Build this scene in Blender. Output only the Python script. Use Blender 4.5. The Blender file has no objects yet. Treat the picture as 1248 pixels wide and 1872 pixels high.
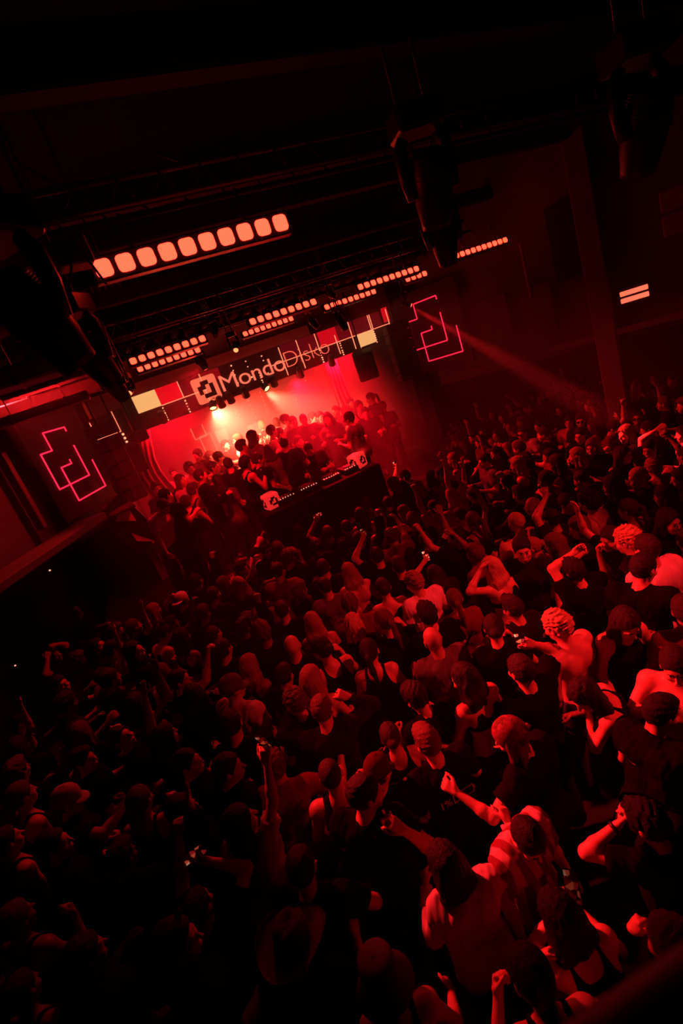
import bpy, math, random
import numpy as np
from mathutils import Vector, Matrix

random.seed(7)
scene = bpy.context.scene
COL = scene.collection

# ------------------------------------------------------------------ camera
FPX, CX, CY = 894.0, 624.0, 936.0          # focal length in pixels of a 1248 x 1872 picture
YAW, PITCH, ROLL, CAMH = math.radians(20.0), math.radians(17.3), math.radians(20.2), 4.2
fwd = np.array([math.sin(YAW)*math.cos(PITCH), math.cos(YAW)*math.cos(PITCH), -math.sin(PITCH)])
_r0 = np.array([math.cos(YAW), -math.sin(YAW), 0.0])
_u0 = np.cross(_r0, fwd)
right = _r0*math.cos(ROLL) - _u0*math.sin(ROLL)
up = _r0*math.sin(ROLL) + _u0*math.cos(ROLL)
CAM = np.array([0.0, 0.0, CAMH])

cam_data = bpy.data.cameras.new('camera')
cam_data.sensor_fit = 'VERTICAL'
cam_data.sensor_height = 36.0
cam_data.sensor_width = 24.0
cam_data.lens = FPX/1872*36.0
cam_data.clip_start = 0.05
cam_data.clip_end = 200
cam_data.dof.use_dof = True
cam_data.dof.focus_distance = 6.0
cam_data.dof.aperture_fstop = 2.2
cam = bpy.data.objects.new('camera', cam_data)
COL.objects.link(cam)
cam.matrix_world = Matrix(((right[0], up[0], -fwd[0], 0), (right[1], up[1], -fwd[1], 0), (right[2], up[2], -fwd[2], CAMH), (0, 0, 0, 1)))
scene.camera = cam

scene.view_settings.view_transform = 'Standard'
scene.view_settings.look = 'None'
scene.view_settings.exposure = 0.0
scene.view_settings.gamma = 1.0
scene.view_settings.use_curve_mapping = False
scene.cycles.max_bounces = 5
scene.cycles.diffuse_bounces = 2
scene.cycles.volume_bounces = 0

# ------------------------------------------------------------------ air of the hall (thin haze) and lights
world = bpy.data.worlds.new('world')
scene.world = world
world.use_nodes = True
_nt = world.node_tree
_nt.nodes['Background'].inputs['Color'].default_value = (0, 0, 0, 1)
_nt.nodes['Background'].inputs['Strength'].default_value = 0.0
_vs = _nt.nodes.new('ShaderNodeVolumeScatter')
_vs.inputs['Density'].default_value = HAZE_HALL = 0.0028
_vs.inputs['Anisotropy'].default_value = 0.35
_nt.links.new(_vs.outputs[0], _nt.nodes['World Output'].inputs['Volume'])

RED = (1.0, 0.012, 0.016)
WARM = (1.0, 0.085, 0.05)

def aim(o, tgt):
    d = Vector(tgt) - o.location
    o.rotation_euler = d.to_track_quat('-Z', 'Y').to_euler()

def spot(name, loc, tgt, power, angle, blend=0.3, color=RED, size=0.05):
    l = bpy.data.lights.new(name, 'SPOT')
    l.energy = power; l.spot_size = math.radians(angle); l.spot_blend = blend
    l.color = color; l.shadow_soft_size = size
    o = bpy.data.objects.new(name, l); COL.objects.link(o)
    o.location = loc; aim(o, tgt)
    return o

def area(name, loc, tgt, power, sx, sy, color=RED):
    l = bpy.data.lights.new(name, 'AREA')
    l.shape = 'RECTANGLE'; l.size = sx; l.size_y = sy; l.energy = power; l.color = color
    o = bpy.data.objects.new(name, l); COL.objects.link(o)
    o.location = loc; aim(o, tgt)
    return o

# unseen moving heads that light the crowd (left row, balcony), then added fill spots
spot('crowd_light', (-1.0, 6.4, 5.1), (1.9, 2.5, 1.5), 9500, 42, .8, RED, .08)
spot('crowd_light', (4.9, .6, 5.6), (2.5, 3.3, 1.5), 1450, 46, 1.0, RED, .08)
spot('crowd_light', (4.2, 8.0, 5.0), (6.6, 5.0, 1.6), 950, 60, .9, RED, .10)  # added fill on the faces of the right crowd
spot('crowd_light', (2.0, 8.2, 5.0), (0.6, 6.0, 1.6), 430, 75, 1.0, RED, .10)  # added soft fill on the left crowd
spot('wall_fill', (-.2, 7.6, 5.0), (-2.6, 6.2, 2.2), 220, 70, 1.0, RED, .10)  # added spot that brightens the left wall and counter
# ------------------------------------------------------------------ pixel <-> place
def ray(u, v):
    return fwd + right*(u-CX)/FPX - up*(v-CY)/FPX
def atZ(u, v, z):
    d = ray(u, v); return CAM + d*(z-CAMH)/d[2]
def atY(u, v, y):
    d = ray(u, v); return CAM + d*y/d[1]
def atD(u, v, dep):
    return CAM + ray(u, v)*dep
def proj(p):
    q = np.array(p) - CAM; z = float(q @ fwd)
    return (CX + FPX*float(q @ right)/z, CY - FPX*float(q @ up)/z, z)

# ------------------------------------------------------------------ materials
MATS = {}
def mat(name, color, rough=0.8, bump=0.0, scale=60.0, spec=0.3, metal=0.0, var=0.0, vscale=8.0):
    """principled surface with procedural colour variation and bump"""
    if name in MATS: return MATS[name]
    m = bpy.data.materials.new(name); m.use_nodes = True
    nt = m.node_tree; b = nt.nodes['Principled BSDF']
    b.inputs['Base Color'].default_value = (*color, 1); b.inputs['Roughness'].default_value = rough
    b.inputs['Specular IOR Level'].default_value = spec; b.inputs['Metallic'].default_value = metal
    tc = nt.nodes.new('ShaderNodeTexCoord')
    if var > 0:
        n = nt.nodes.new('ShaderNodeTexNoise'); n.inputs['Scale'].default_value = vscale
        n.inputs['Detail'].default_value = 4
        nt.links.new(tc.outputs['Object'], n.inputs['Vector'])
        mx = nt.nodes.new('ShaderNodeMix'); mx.data_type = 'RGBA'
        mx.inputs[6].default_value = (*[c*(1-var) for c in color], 1)
        mx.inputs[7].default_value = (*[min(1, c*(1+var)) for c in color], 1)
        nt.links.new(n.outputs['Fac'], mx.inputs[0]); nt.links.new(mx.outputs[2], b.inputs['Base Color'])
    if bump > 0:
        n = nt.nodes.new('ShaderNodeTexNoise'); n.inputs['Scale'].default_value = scale
        n.inputs['Detail'].default_value = 3
        nt.links.new(tc.outputs['Object'], n.inputs['Vector'])
        bp = nt.nodes.new('ShaderNodeBump'); bp.inputs['Strength'].default_value = bump
        bp.inputs['Distance'].default_value = 0.01
        nt.links.new(n.outputs['Fac'], bp.inputs['Height']); nt.links.new(bp.outputs[0], b.inputs['Normal'])
    MATS[name] = m
    return m

def emat(name, color, strength, base=(0.02, 0.02, 0.02)):
    if name in MATS: return MATS[name]
    m = bpy.data.materials.new(name); m.use_nodes = True
    b = m.node_tree.nodes['Principled BSDF']
    b.inputs['Base Color'].default_value = (*base, 1)
    b.inputs['Emission Color'].default_value = (*color, 1)
    b.inputs['Emission Strength'].default_value = strength
    MATS[name] = m
    return m

def stripe_mat(name, c1, c2, width, axis=0, rough=0.85, ratio=0.5):
    """cloth with woven stripes across one axis of the garment"""
    if name in MATS: return MATS[name]
    m = bpy.data.materials.new(name); m.use_nodes = True
    nt = m.node_tree; b = nt.nodes['Principled BSDF']; b.inputs['Roughness'].default_value = rough
    tc = nt.nodes.new('ShaderNodeTexCoord'); sp = nt.nodes.new('ShaderNodeSeparateXYZ')
    nt.links.new(tc.outputs['Object'], sp.inputs[0])
    mu = nt.nodes.new('ShaderNodeMath'); mu.operation = 'DIVIDE'; mu.inputs[1].default_value = width
    nt.links.new(sp.outputs[axis], mu.inputs[0])
    ad = nt.nodes.new('ShaderNodeMath'); ad.operation = 'ADD'; ad.inputs[1].default_value = 100.25
    nt.links.new(mu.outputs[0], ad.inputs[0])
    fr = nt.nodes.new('ShaderNodeMath'); fr.operation = 'FRACT'; nt.links.new(ad.outputs[0], fr.inputs[0])
    lt = nt.nodes.new('ShaderNodeMath'); lt.operation = 'LESS_THAN'; lt.inputs[1].default_value = ratio
    nt.links.new(fr.outputs[0], lt.inputs[0])
    mx = nt.nodes.new('ShaderNodeMix'); mx.data_type = 'RGBA'
    mx.inputs[6].default_value = (*c1, 1); mx.inputs[7].default_value = (*c2, 1)
    nt.links.new(lt.outputs[0], mx.inputs[0]); nt.links.new(mx.outputs[2], b.inputs['Base Color'])
    MATS[name] = m
    return m

# ------------------------------------------------------------------ objects
def link(name, data, m=None, parent=None, loc=None, label=None):
    o = bpy.data.objects.new(name, data); COL.objects.link(o)
    if m is not None:
        if not data.materials: data.materials.append(m)
        elif data.materials[0] != m:
            o.material_slots[0].link = 'OBJECT'; o.material_slots[0].material = m
    if parent is not None: o.parent = parent
    if loc is not None: o.location = loc
    if label: o['label'] = label
    return o

def thing(name, label, cat, loc=(0, 0, 0), rotz=0.0, group=None):
    o = bpy.data.objects.new(name, None); COL.objects.link(o)
    o.empty_display_size = 0.1
    o.location = loc; o.rotation_euler = (0, 0, rotz)
    o['label'] = label; o['category'] = cat
    if group: o['group'] = group
    return o

def tag(o, label, cat, group=None):
    o['label'] = label; o['category'] = cat
    if group: o['group'] = group
    return o

def struct(o, label=None):
    o['kind'] = 'structure'
    if label: o['label'] = label
    return o

class MB:
    """collects vertices and faces for one mesh"""
    def __init__(s): s.v = []; s.f = []; s.smooth = []
    def add(s, vs, fs, sm=False):
        b = len(s.v); s.v += [tuple(map(float, x)) for x in vs]
        s.f += [tuple(b+i for i in f) for f in fs]; s.smooth += [sm]*len(fs)
        return s
    def box(s, c, d, R=None, bev=0.0):
        """box with centre c and full sizes d, edges chamfered by bev"""
        hx, hy, hz = [x/2 for x in d]
        b = min(bev, hx*.9, hy*.9, hz*.9)
        if b <= 0:
            vs = [(x, y, z) for x in (-hx, hx) for y in (-hy, hy) for z in (-hz, hz)]
            fs = [(0, 1, 3, 2), (4, 6, 7, 5), (0, 4, 5, 1), (2, 3, 7, 6), (0, 2, 6, 4), (1, 5, 7, 3)]
        else:
            vs = []; idx = {}
            for sx in (-1, 1):
                for sy in (-1, 1):
                    for sz in (-1, 1):
                        for a in range(3):
                            p = [sx*(hx-b), sy*(hy-b), sz*(hz-b)]
                            p[a] += (sx, sy, sz)[a]*b
                            idx[(sx, sy, sz, a)] = len(vs); vs.append(tuple(p))
            fs = []
            for a in range(3):
                o1, o2 = [k for k in range(3) if k != a]
                for sg in (-1, 1):
                    q = []
                    for p1, p2 in ((-1, -1), (1, -1), (1, 1), (-1, 1)):
                        k = [0, 0, 0]; k[a] = sg; k[o1] = p1; k[o2] = p2
                        q.append(idx[(*k, a)])
                    fs.append(tuple(q))
            for a in range(3):
                o1, o2 = [k for k in range(3) if k != a]
                for s1 in (-1, 1):
                    for s2 in (-1, 1):
                        q = []
                        for sa, ax in ((-1, o1), (1, o1), (1, o2), (-1, o2)):
                            k = [0, 0, 0]; k[a] = sa; k[o1] = s1; k[o2] = s2
                            q.append(idx[(*k, ax)])
                        fs.append(tuple(q))
            for sx in (-1, 1):
                for sy in (-1, 1):
                    for sz in (-1, 1): fs.append(tuple(idx[(sx, sy, sz, a)] for a in range(3)))
        vs = np.array(vs, float)
        if R is not None: vs = vs @ np.array(R).T
        return s.add(vs + np.array(c, float), fs)
    def tube(s, pts, r, n=8, cap=True):
        """swept round tube along pts; r a number or one radius per point"""
        pts = [np.array(p, float) for p in pts]
        rs = [r]*len(pts) if not hasattr(r, '__len__') else r
        vs = []; fs = []; prev = None
        for i, p in enumerate(pts):
            d = pts[min(i+1, len(pts)-1)] - pts[max(i-1, 0)]
            d = d/(np.linalg.norm(d)+1e-9)
            if prev is None:
                a = np.array([0, 0, 1.0]) if abs(d[2]) < .9 else np.array([1.0, 0, 0])
            else: a = prev
            x = a - d*(a @ d); x /= np.linalg.norm(x)+1e-9; y = np.cross(d, x); prev = x
            for k in range(n):
                t = 2*math.pi*k/n
                vs.append(p + rs[i]*(math.cos(t)*x + math.sin(t)*y))
        for i in range(len(pts)-1):
            for k in range(n):
                fs.append((i*n+k, i*n+(k+1) % n, (i+1)*n+(k+1) % n, (i+1)*n+k))
        if cap:
            fs.append(tuple(range(n-1, -1, -1))); fs.append(tuple((len(pts)-1)*n+k for k in range(n)))
        return s.add(vs, fs, True)
    def lathe(s, prof, n=24, M=None):
        """profile [(r, z)] turned about z, then placed by the 4x4 matrix M"""
        vs = []; fs = []
        for r, z in prof:
            for k in range(n):
                t = 2*math.pi*k/n; vs.append((r*math.cos(t), r*math.sin(t), z))
        for i in range(len(prof)-1):
            for k in range(n):
                fs.append((i*n+k, i*n+(k+1) % n, (i+1)*n+(k+1) % n, (i+1)*n+k))
        fs.append(tuple(range(n-1, -1, -1))); fs.append(tuple((len(prof)-1)*n+k for k in range(n)))
        if M is not None: vs = [tuple((M @ Vector(p))[:3]) for p in vs]
        return s.add(vs, fs, True)
    def prism(s, poly, depth, M=None):
        """polygon in the xz plane extruded along +y by depth, placed by M"""
        n = len(poly)
        vs = [(x, 0, z) for x, z in poly] + [(x, depth, z) for x, z in poly]
        fs = [tuple(range(n)), tuple(range(2*n-1, n-1, -1))]
        fs += [(i, i+n, (i+1) % n+n, (i+1) % n) for i in range(n)]
        if M is not None: vs = [tuple((M @ Vector(p))[:3]) for p in vs]
        return s.add(vs, fs)
    def mesh(s, name):
        me = bpy.data.meshes.new(name)
        me.from_pydata(s.v, [], s.f)
        me.polygons.foreach_set('use_smooth', s.smooth)
        bm = __import__('bmesh').new(); bm.from_mesh(me)
        __import__('bmesh').ops.recalc_face_normals(bm, faces=bm.faces); bm.to_mesh(me); bm.free()
        me.update(); return me
    def build(s, name, m, parent=None, loc=None, label=None):
        return link(name, s.mesh(name), m, parent, loc, label)

# ------------------------------------------------------------------ smooth bodies: distance fields meshed by surface nets
def smin(a, b, k):
    h = np.clip(.5+.5*(b-a)/k, 0, 1)
    return b+(a-b)*h-k*h*(1-h)

class Field:
    def __init__(s, lo, hi, h):
        s.h = h; s.lo = np.array(lo, float)
        n = np.ceil((np.array(hi)-s.lo)/h).astype(int)+1
        s.n = n; s.F = np.full(n, 0.25, np.float32)
        s.ax = [(s.lo[i]+h*np.arange(n[i])).astype(np.float32) for i in range(3)]
    def sub(s, lo, hi):
        a = np.maximum(0, np.floor((np.array(lo)-s.lo)/s.h).astype(int))
        b = np.minimum(s.n, np.ceil((np.array(hi)-s.lo)/s.h).astype(int)+1)
        if (b <= a).any(): return None
        sl = tuple(slice(a[i], b[i]) for i in range(3))
        X = s.ax[0][sl[0]][:, None, None]; Y = s.ax[1][sl[1]][None, :, None]; Z = s.ax[2][sl[2]][None, None, :]
        return sl, X, Y, Z
    def put(s, sl, d, k, op):
        g = s.F[sl]
        if op == 'add': s.F[sl] = smin(g, d, k)
        elif op == 'cut': s.F[sl] = -smin(-g, d, k)
    def capsule(s, a, b, ra, rb, k=.03, op='add', flat=None):
        a = np.array(a, float); b = np.array(b, float); m = max(ra, rb)+k+2*s.h
        q = s.sub(np.minimum(a, b)-m, np.maximum(a, b)+m)
        if q is None: return
        sl, X, Y, Z = q
        ab = b-a; L = ab @ ab+1e-9
        t = np.clip(((X-a[0])*ab[0]+(Y-a[1])*ab[1]+(Z-a[2])*ab[2])/L, 0, 1)
        d = np.sqrt((X-a[0]-t*ab[0])**2+(Y-a[1]-t*ab[1])**2+(Z-a[2]-t*ab[2])**2)-(ra+(rb-ra)*t)
        if flat is not None:      # cut the far end flat at fraction `flat`
            u = ab/np.sqrt(L); e = a+ab*flat
            d = np.maximum(d, (X-e[0])*u[0]+(Y-e[1])*u[1]+(Z-e[2])*u[2])
        s.put(sl, d, k, op)
    def ell(s, c, r, R=None, k=.03, op='add', fn=None):
        c = np.array(c, float); m = max(r)+k+2*s.h
        q = s.sub(c-m, c+m)
        if q is None: return
        sl, X, Y, Z = q
        x, y, z = X-c[0], Y-c[1], Z-c[2]
        if R is not None:
            R = np.array(R); x, y, z = [R[0, i]*x+R[1, i]*y+R[2, i]*z for i in range(3)]
        k0 = np.sqrt((x/r[0])**2+(y/r[1])**2+(z/r[2])**2); k1 = np.sqrt((x/r[0]**2)**2+(y/r[1]**2)**2+(z/r[2]**2)**2)+1e-9
        d = k0*(k0-1)/k1
        if fn is not None: d = fn(d, x, y, z)
        s.put(sl, np.broadcast_to(d, [w.stop-w.start for w in sl]), k, op)
    def cap_plane(s, p, n):
        """keep only the side of the plane that n points away from"""
        n = np.array(n, float); n /= np.linalg.norm(n)
        X = s.ax[0][:, None, None]; Y = s.ax[1][None, :, None]; Z = s.ax[2][None, None, :]
        s.F = np.maximum(s.F, ((X-p[0])*n[0]+(Y-p[1])*n[1]+(Z-p[2])*n[2]).astype(np.float32))
    def wobble(s, amp, f, seed=0, stretch=(1, 1, 1)):
        """folds and strands: adds waves to the field"""
        rs = np.random.RandomState(seed)
        X = s.ax[0][:, None, None]*stretch[0]; Y = s.ax[1][None, :, None]*stretch[1]; Z = s.ax[2][None, None, :]*stretch[2]
        w = 0
        for i in range(4):
            d = rs.normal(size=3); d /= np.linalg.norm(d)
            w = w+np.sin(f*(1+.35*i)*(d[0]*X+d[1]*Y+d[2]*Z)+rs.uniform(0, 6.3)+1.3*np.sin(f*.5*(d[1]*X-d[0]*Z+d[2]*Y)))
        s.F = s.F+(amp*.5*w).astype(np.float32)
    def mesh(s, name):
        F = s.F; F[0], F[-1] = .1, .1; F[:, 0], F[:, -1] = .1, .1; F[:, :, 0], F[:, :, -1] = .1, .1
        I = F < 0
        cnt = np.zeros(np.array(F.shape)-1, np.int8)
        for dx in (0, 1):
            for dy in (0, 1):
                for dz in (0, 1): cnt += I[dx:I.shape[0]-1+dx, dy:I.shape[1]-1+dy, dz:I.shape[2]-1+dz]
        act = (cnt > 0) & (cnt < 8)
        ci = np.argwhere(act)
        if not len(ci): return bpy.data.meshes.new(name)
        vid = np.full(act.shape, -1, np.int64); vid[act] = np.arange(len(ci))
        acc = np.zeros((len(ci), 3)); num = np.zeros(len(ci))
        E = [((0, 0, 0), 0), ((0, 1, 0), 0), ((0, 0, 1), 0), ((0, 1, 1), 0), ((0, 0, 0), 1), ((1, 0, 0), 1), ((0, 0, 1), 1), ((1, 0, 1), 1),
             ((0, 0, 0), 2), ((1, 0, 0), 2), ((0, 1, 0), 2), ((1, 1, 0), 2)]
        for o, a in E:
            p = ci+np.array(o); q = p.copy(); q[:, a] += 1
            fa = F[tuple(p.T)]; fb = F[tuple(q.T)]; m = (fa < 0) != (fb < 0)
            t = np.where(m, fa/(fa-fb+1e-12), 0)
            pos = p.astype(float); pos[:, a] += t
            acc[m] += pos[m]; num[m] += 1
        V = s.lo+s.h*acc/num[:, None]
        quads = []
        for a in range(3):
            b, c = (a+1) % 3, (a+2) % 3
            sl0 = [slice(None)]*3; sl1 = [slice(None)]*3
            sl0[a] = slice(0, -1); sl1[a] = slice(1, None)
            A = I[tuple(sl0)]; B = I[tuple(sl1)]
            e = np.argwhere(A != B)
            e = e[(e[:, b] > 0) & (e[:, c] > 0) & (e[:, b] < F.shape[b]-1) & (e[:, c] < F.shape[c]-1)]
            if not len(e): continue
            def g(db, dc):
                w = e.copy(); w[:, b] -= db; w[:, c] -= dc
                return vid[tuple(w.T)]
            Q = np.stack([g(1, 1), g(0, 1), g(0, 0), g(1, 0)], 1)
            fl = ~A[tuple(e.T)]
            Q[fl] = Q[fl][:, ::-1]
            quads.append(Q)
        Q = np.concatenate(quads); Q = Q[(Q >= 0).all(1)]
        me = bpy.data.meshes.new(name)
        me.vertices.add(len(V)); me.vertices.foreach_set('co', V.astype(np.float32).ravel())
        me.loops.add(Q.size); me.loops.foreach_set('vertex_index', Q.astype(np.int32).ravel())
        me.polygons.add(len(Q)); me.polygons.foreach_set('loop_start', np.arange(0, Q.size, 4, dtype=np.int32))
        me.polygons.foreach_set('loop_total', np.full(len(Q), 4, np.int32))
        me.polygons.foreach_set('use_smooth', np.ones(len(Q), bool))
        me.update(calc_edges=True)
        return me
# ------------------------------------------------------------------ people
def rotx(a):
    c, s = math.cos(a), math.sin(a); return np.array([[1, 0, 0], [0, c, -s], [0, s, c]])
def roty(a):
    c, s = math.cos(a), math.sin(a); return np.array([[c, 0, s], [0, 1, 0], [-s, 0, c]])
def rotz(a):
    c, s = math.cos(a), math.sin(a); return np.array([[c, -s, 0], [s, c, 0], [0, 0, 1]])
def unit(v):
    v = np.array(v, float); return v/(np.linalg.norm(v)+1e-9)

# arm poses of the right side (x to the right, y forward): upper arm, forearm, palm normal, finger curl (0 open .. 1 closed)
ARM = {
    'down':   ((.22, -.02, -1), (.10, .28, -1), (-1, .1, 0), .35),
    'loose':  ((.30, .10, -1), (.05, .75, -.55), (-1, 0, -.3), .4),
    'bent':   ((.32, .18, -.9), (-.25, .9, .28), (-.7, 0, -.7), .7),
    'fold':   ((.30, .35, -.85), (-.85, .45, .15), (0, -1, 0), .5),
    'chest':  ((.38, .30, -.8), (-.45, .5, .75), (-.5, -.8, 0), .8),
    'drink':  ((.34, .42, -.75), (-.28, .45, .85), (-.9, .3, 0), .75),
    'wave':   ((.60, .25, .55), (-.05, .15, 1), (0, 1, 0), .12),
    'high':   ((.30, .28, .92), (-.05, .12, 1), (-.3, 1, 0), .15),
    'fist':   ((.45, .35, .65), (-.15, .1, 1), (-.6, .8, 0), 1.0),
    'film':   ((.22, .70, .45), (-.10, .50, .85), (0, .9, -.3), .6),
    'point':  ((.25, .75, .60), (.0, .75, .65), (-.8, 0, -.5), .6),
    'head':   ((.85, .05, .45), (-.72, .05, .45), (-.8, -.3, 0), .35),
    'side':   ((.75, .15, -.35), (.15, .75, .45), (-.6, .2, -.6), .5),
    'hip':    ((.62, -.15, -.75), (-.55, .55, -.55), (-1, 0, 0), .6),
    'around': ((.85, .45, .05), (-.25, .95, .12), (-.3, 0, -1), .4),
}
SH, UA, FA = .178, .29, .25      # half shoulder width, upper arm, forearm

class Pose:
    """joint positions of one figure in its own frame, feet at the origin"""
    def __init__(s, k):
        s.k = k; f = k.get('sex') == 'f'; s.f = f
        w = k.get('w', .94 if f else 1.0); s.w = w
        lp, ls, tw = (list(k.get('lean', (0, 0)))+[0])[:3]
        s.RT = rotz(math.radians(tw)) @ roty(math.radians(ls)) @ rotx(math.radians(-lp))
        s.piv = np.array([0, 0, .95])
        s.shw = SH*(0.90 if f else 1.0)*w
        hp, hy, ht = k.get('head', (0, 0, 0))
        s.RH = s.RT @ rotz(math.radians(hy)) @ roty(math.radians(ht)) @ rotx(math.radians(-hp))
        s.neck = s.T((0, -.012, 1.46))
        s.hc = s.neck + s.RH @ np.array([0, .035, .165])
        s.arm = {}
        for side, sx in (('R', 1), ('L', -1)):
            spec = k.get(side, 'down')
            S = s.T((sx*s.shw, -.005, 1.405))
            if isinstance(spec, str):
                u, fo, pn, curl = ARM[spec]
                mir = np.array([sx, 1, 1])
                up_ = s.RT @ (unit(u)*mir) if spec not in ('down',) else unit(u)*mir
                fo_ = s.RT @ (unit(fo)*mir) if spec not in ('down',) else unit(fo)*mir
                pn_ = s.RT @ (unit(pn)*mir)
                # raised upper arm lifts the shoulder
                if up_[2] > 0: S = S+np.array([-.02*sx, 0, .05*up_[2]])
                E = S+UA*up_; W = E+FA*fo_
            else:                     # ('to', target of the wrist, elbow hint, palm normal, curl)
                _, tgt, hint, pn, curl = spec
                tgt = np.array(tgt, float)
                if tgt[2] > S[2]: S = S+np.array([-.015*sx, 0, .045])
                v = tgt-S; D = np.linalg.norm(v); v = v/D
                D = min(max(D, .16), (UA+FA)*.995)
                W = S+v*D
                a = (UA*UA-FA*FA+D*D)/(2*D); hh = math.sqrt(max(UA*UA-a*a, 1e-6))
                hv = np.array(hint, float)*np.array([sx, 1, 1]); hv = hv-v*(hv @ v); hv = unit(hv)
                E = S+v*a+hv*hh
                fo_ = unit(W-E); pn_ = np.array(pn, float)*np.array([sx, 1, 1])
            pn_ = unit(pn_-fo_*(pn_ @ fo_))
            s.arm[side] = dict(S=S, E=E, W=W, d=fo_, n=pn_, curl=curl, sx=sx)
        a = s.arm
    def T(s, p): return s.piv+s.RT @ (np.array(p, float)-s.piv)
    def H(s, p): return s.hc+s.RH @ np.array(p, float)
    def grip(s, side):
        """middle of what the hand holds"""
        A = s.arm[side]; return A['W']+A['d']*.085+A['n']*.035

def add_torso(F, P, t=0.0, legs=False):
    w = P.w; f = P.f
    T = P.T; R = P.RT
    F.ell(T((0, .005, 1.27)), (.150*w+t, .105*w+t, .185+t), R, k=.05)
    F.ell(T((0, -.02, 1.33)), (.150*w+t, .085+t, .12+t), R, k=.05)
    F.ell(T((0, .005, 1.09)), ((.122 if f else .138)*w+t, .096*w+t, .17+t), R, k=.05)
    F.ell(T((0, -.005, .965)), ((.172 if f else .162)*w+t, .115*w+t, .13+t), R, k=.05)
    for sx in (-1, 1):
        F.capsule(T((0, -.02, 1.435)), T((sx*(P.shw-.02), -.01, 1.405)), .05+t, .055+t, k=.05)
        F.ell(T((sx*.08, -.075, .92)), (.085+t, .075+t, .09+t), R, k=.04)
        if f: F.ell(T((sx*.072, .095, 1.265)), (.058+t, .046+t, .056+t), R, k=.04)
        else: F.ell(T((sx*.075, .070, 1.31)), (.085+t, .05+t, .07+t), R, k=.04)
        F.ell(T((sx*.085, -.085, 1.33)), (.07+t, .04+t, .09+t), R, k=.04)

def add_arm(F, P, side, t=0.0, upto='hand', k=.035):
    A = P.arm[side]; m = .86 if P.f else 1.0
    S, E, W = A['S'], A['E'], A['W']
    F.ell(S, (.062*m+t, .062*m+t, .062*m+t), None, k=.05)
    if upto == 'short':
        F.capsule(S, E, .056*m+t+.004, .052*m+t+.014, k=k, flat=.62); return
    F.capsule(S, E, .054*m+t, .040*m+t, k=k)
    mid = E+(W-E)*.28
    if upto == 'long':
        F.capsule(E, W, .046*m+t, .034*m+t+.006, k=k, flat=.97); return
    F.capsule(E, mid, .040*m, .0415*m, k=.03); F.capsule(mid, W, .0415*m, .026*m, k=.025)
    add_hand(F, P, A, m)

def add_hand(F, P, A, m):
    W, d, n = A['W'], A['d'], A['n']; sd = np.cross(d, n)*A['sx']     # sd points to the thumb side
    c = A['curl']; q = .95*m+.05
    fr = max(.0088, F.h*.95)
    # palm
    for x0 in (-.026, 0, .024):
        F.capsule(W+sd*x0*.55+d*.01, W+sd*x0+d*.078*q, .017, .014, k=.012)
    # fingers, thumb side first
    for i, (x0, L) in enumerate(((.031, .072), (.0105, .080), (-.0105, .074), (-.031, .058))):
        p = W+sd*x0+d*.082*q
        ang = 0.10+.08*i*c
        spread = sd*(x0*1.6)*(1-c)
        for j, fr_ in enumerate((.44, .32, .26)):
            ang += c*(1.25, 1.35, .75)[j]*.9
            dirv = unit(d*math.cos(ang)+n*math.sin(ang)+spread)
            p2 = p+dirv*L*fr_*q
            F.capsule(p, p2, fr*(1.06-.06*j), fr*(1.0-.08*j), k=.004)
            p = p2
    b = W+d*.022+sd*.024
    t1 = b+unit(d*.62+sd*(.72-.35*c)+n*(.18+.5*c))*.045
    t2 = t1+unit(d*.85+sd*(.35-.45*c)+n*(.1+.55*c))*.034
    t3 = t2+unit(d*.9+sd*(.1-.45*c)+n*(.1+.35*c))*.026
    F.capsule(b, t1, .016, fr*1.2, k=.012); F.capsule(t1, t2, fr*1.15, fr*1.05, k=.006); F.capsule(t2, t3, fr*1.05, fr*.9, k=.006)

def add_head(F, P, t=0.0):
    R = P.RH; H = P.H
    F.ell(H((0, -.015, .025)), (.076+t, .096+t, .098+t), R, k=.03)
    F.ell(H((0, .032, -.045)), (.058+t, .058+t, .075+t), R, k=.03)      # face and jaw
    F.ell(H((0, .058, -.098)), (.026+t, .024+t, .02+t), R, k=.025)      # chin
    F.capsule(H((-.03, .078, .02)), H((.03, .078, .02)), .012, .012, k=.02)   # brow
    for sx in (-1, 1):
        F.ell(H((sx*.031, .098, -.002)), (.017, .014, .011), R, k=.012, op='cut')   # eye sockets
        F.ell(H((sx*.030, .077, .0)), (.0125, .0125, .0115), R, k=.004)
        F.ell(H((sx*.042, .062, -.035)), (.024, .022, .02), R, k=.02)
        F.ell(H((sx*.079, -.008, -.008)), (.009, .020, .032), R, k=.008)      # ears
    F.capsule(H((0, .088, .008)), H((0, .112, -.034)), .008, .0125, k=.01)    # nose
    F.ell(H((0, .090, -.066)), (.024, .011, .0075), R, k=.006)
    F.ell(H((0, .089, -.076)), (.021, .011, .0075), R, k=.006)
    F.capsule(P.T((0, -.02, 1.42)), H((0, -.02, -.055)), .060 if not P.f else .052, .055 if not P.f else .046, k=.035)

def add_legs(F, P, t=0.0, sole=True, cut=None):
    st = P.k.get('stance', .11)
    for sx in (-1, 1):
        hip = np.array([sx*.088, 0, .90]); kn = np.array([sx*(st+.005), .035, .50]); an = np.array([sx*(st+.02), -.02, .085])
        F.capsule(hip, kn, .085+t, .055+t, k=.04)
        if sole:
            F.capsule(kn, kn*.72+an*.28, .054, .056, k=.02); F.capsule(kn*.72+an*.28, an, .056, .036, k=.02)
            F.capsule(an+np.array([0, -.02, -.04]), an+np.array([sx*.03, .16, -.055]), .038, .026, k=.02)
        else: F.capsule(kn, an+np.array([0, 0, .03]), .062+t, .052+t, k=.03, flat=.98)

MESH = {}
def cached(key, fn):
    if key not in MESH: MESH[key] = fn()
    return MESH[key]

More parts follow.
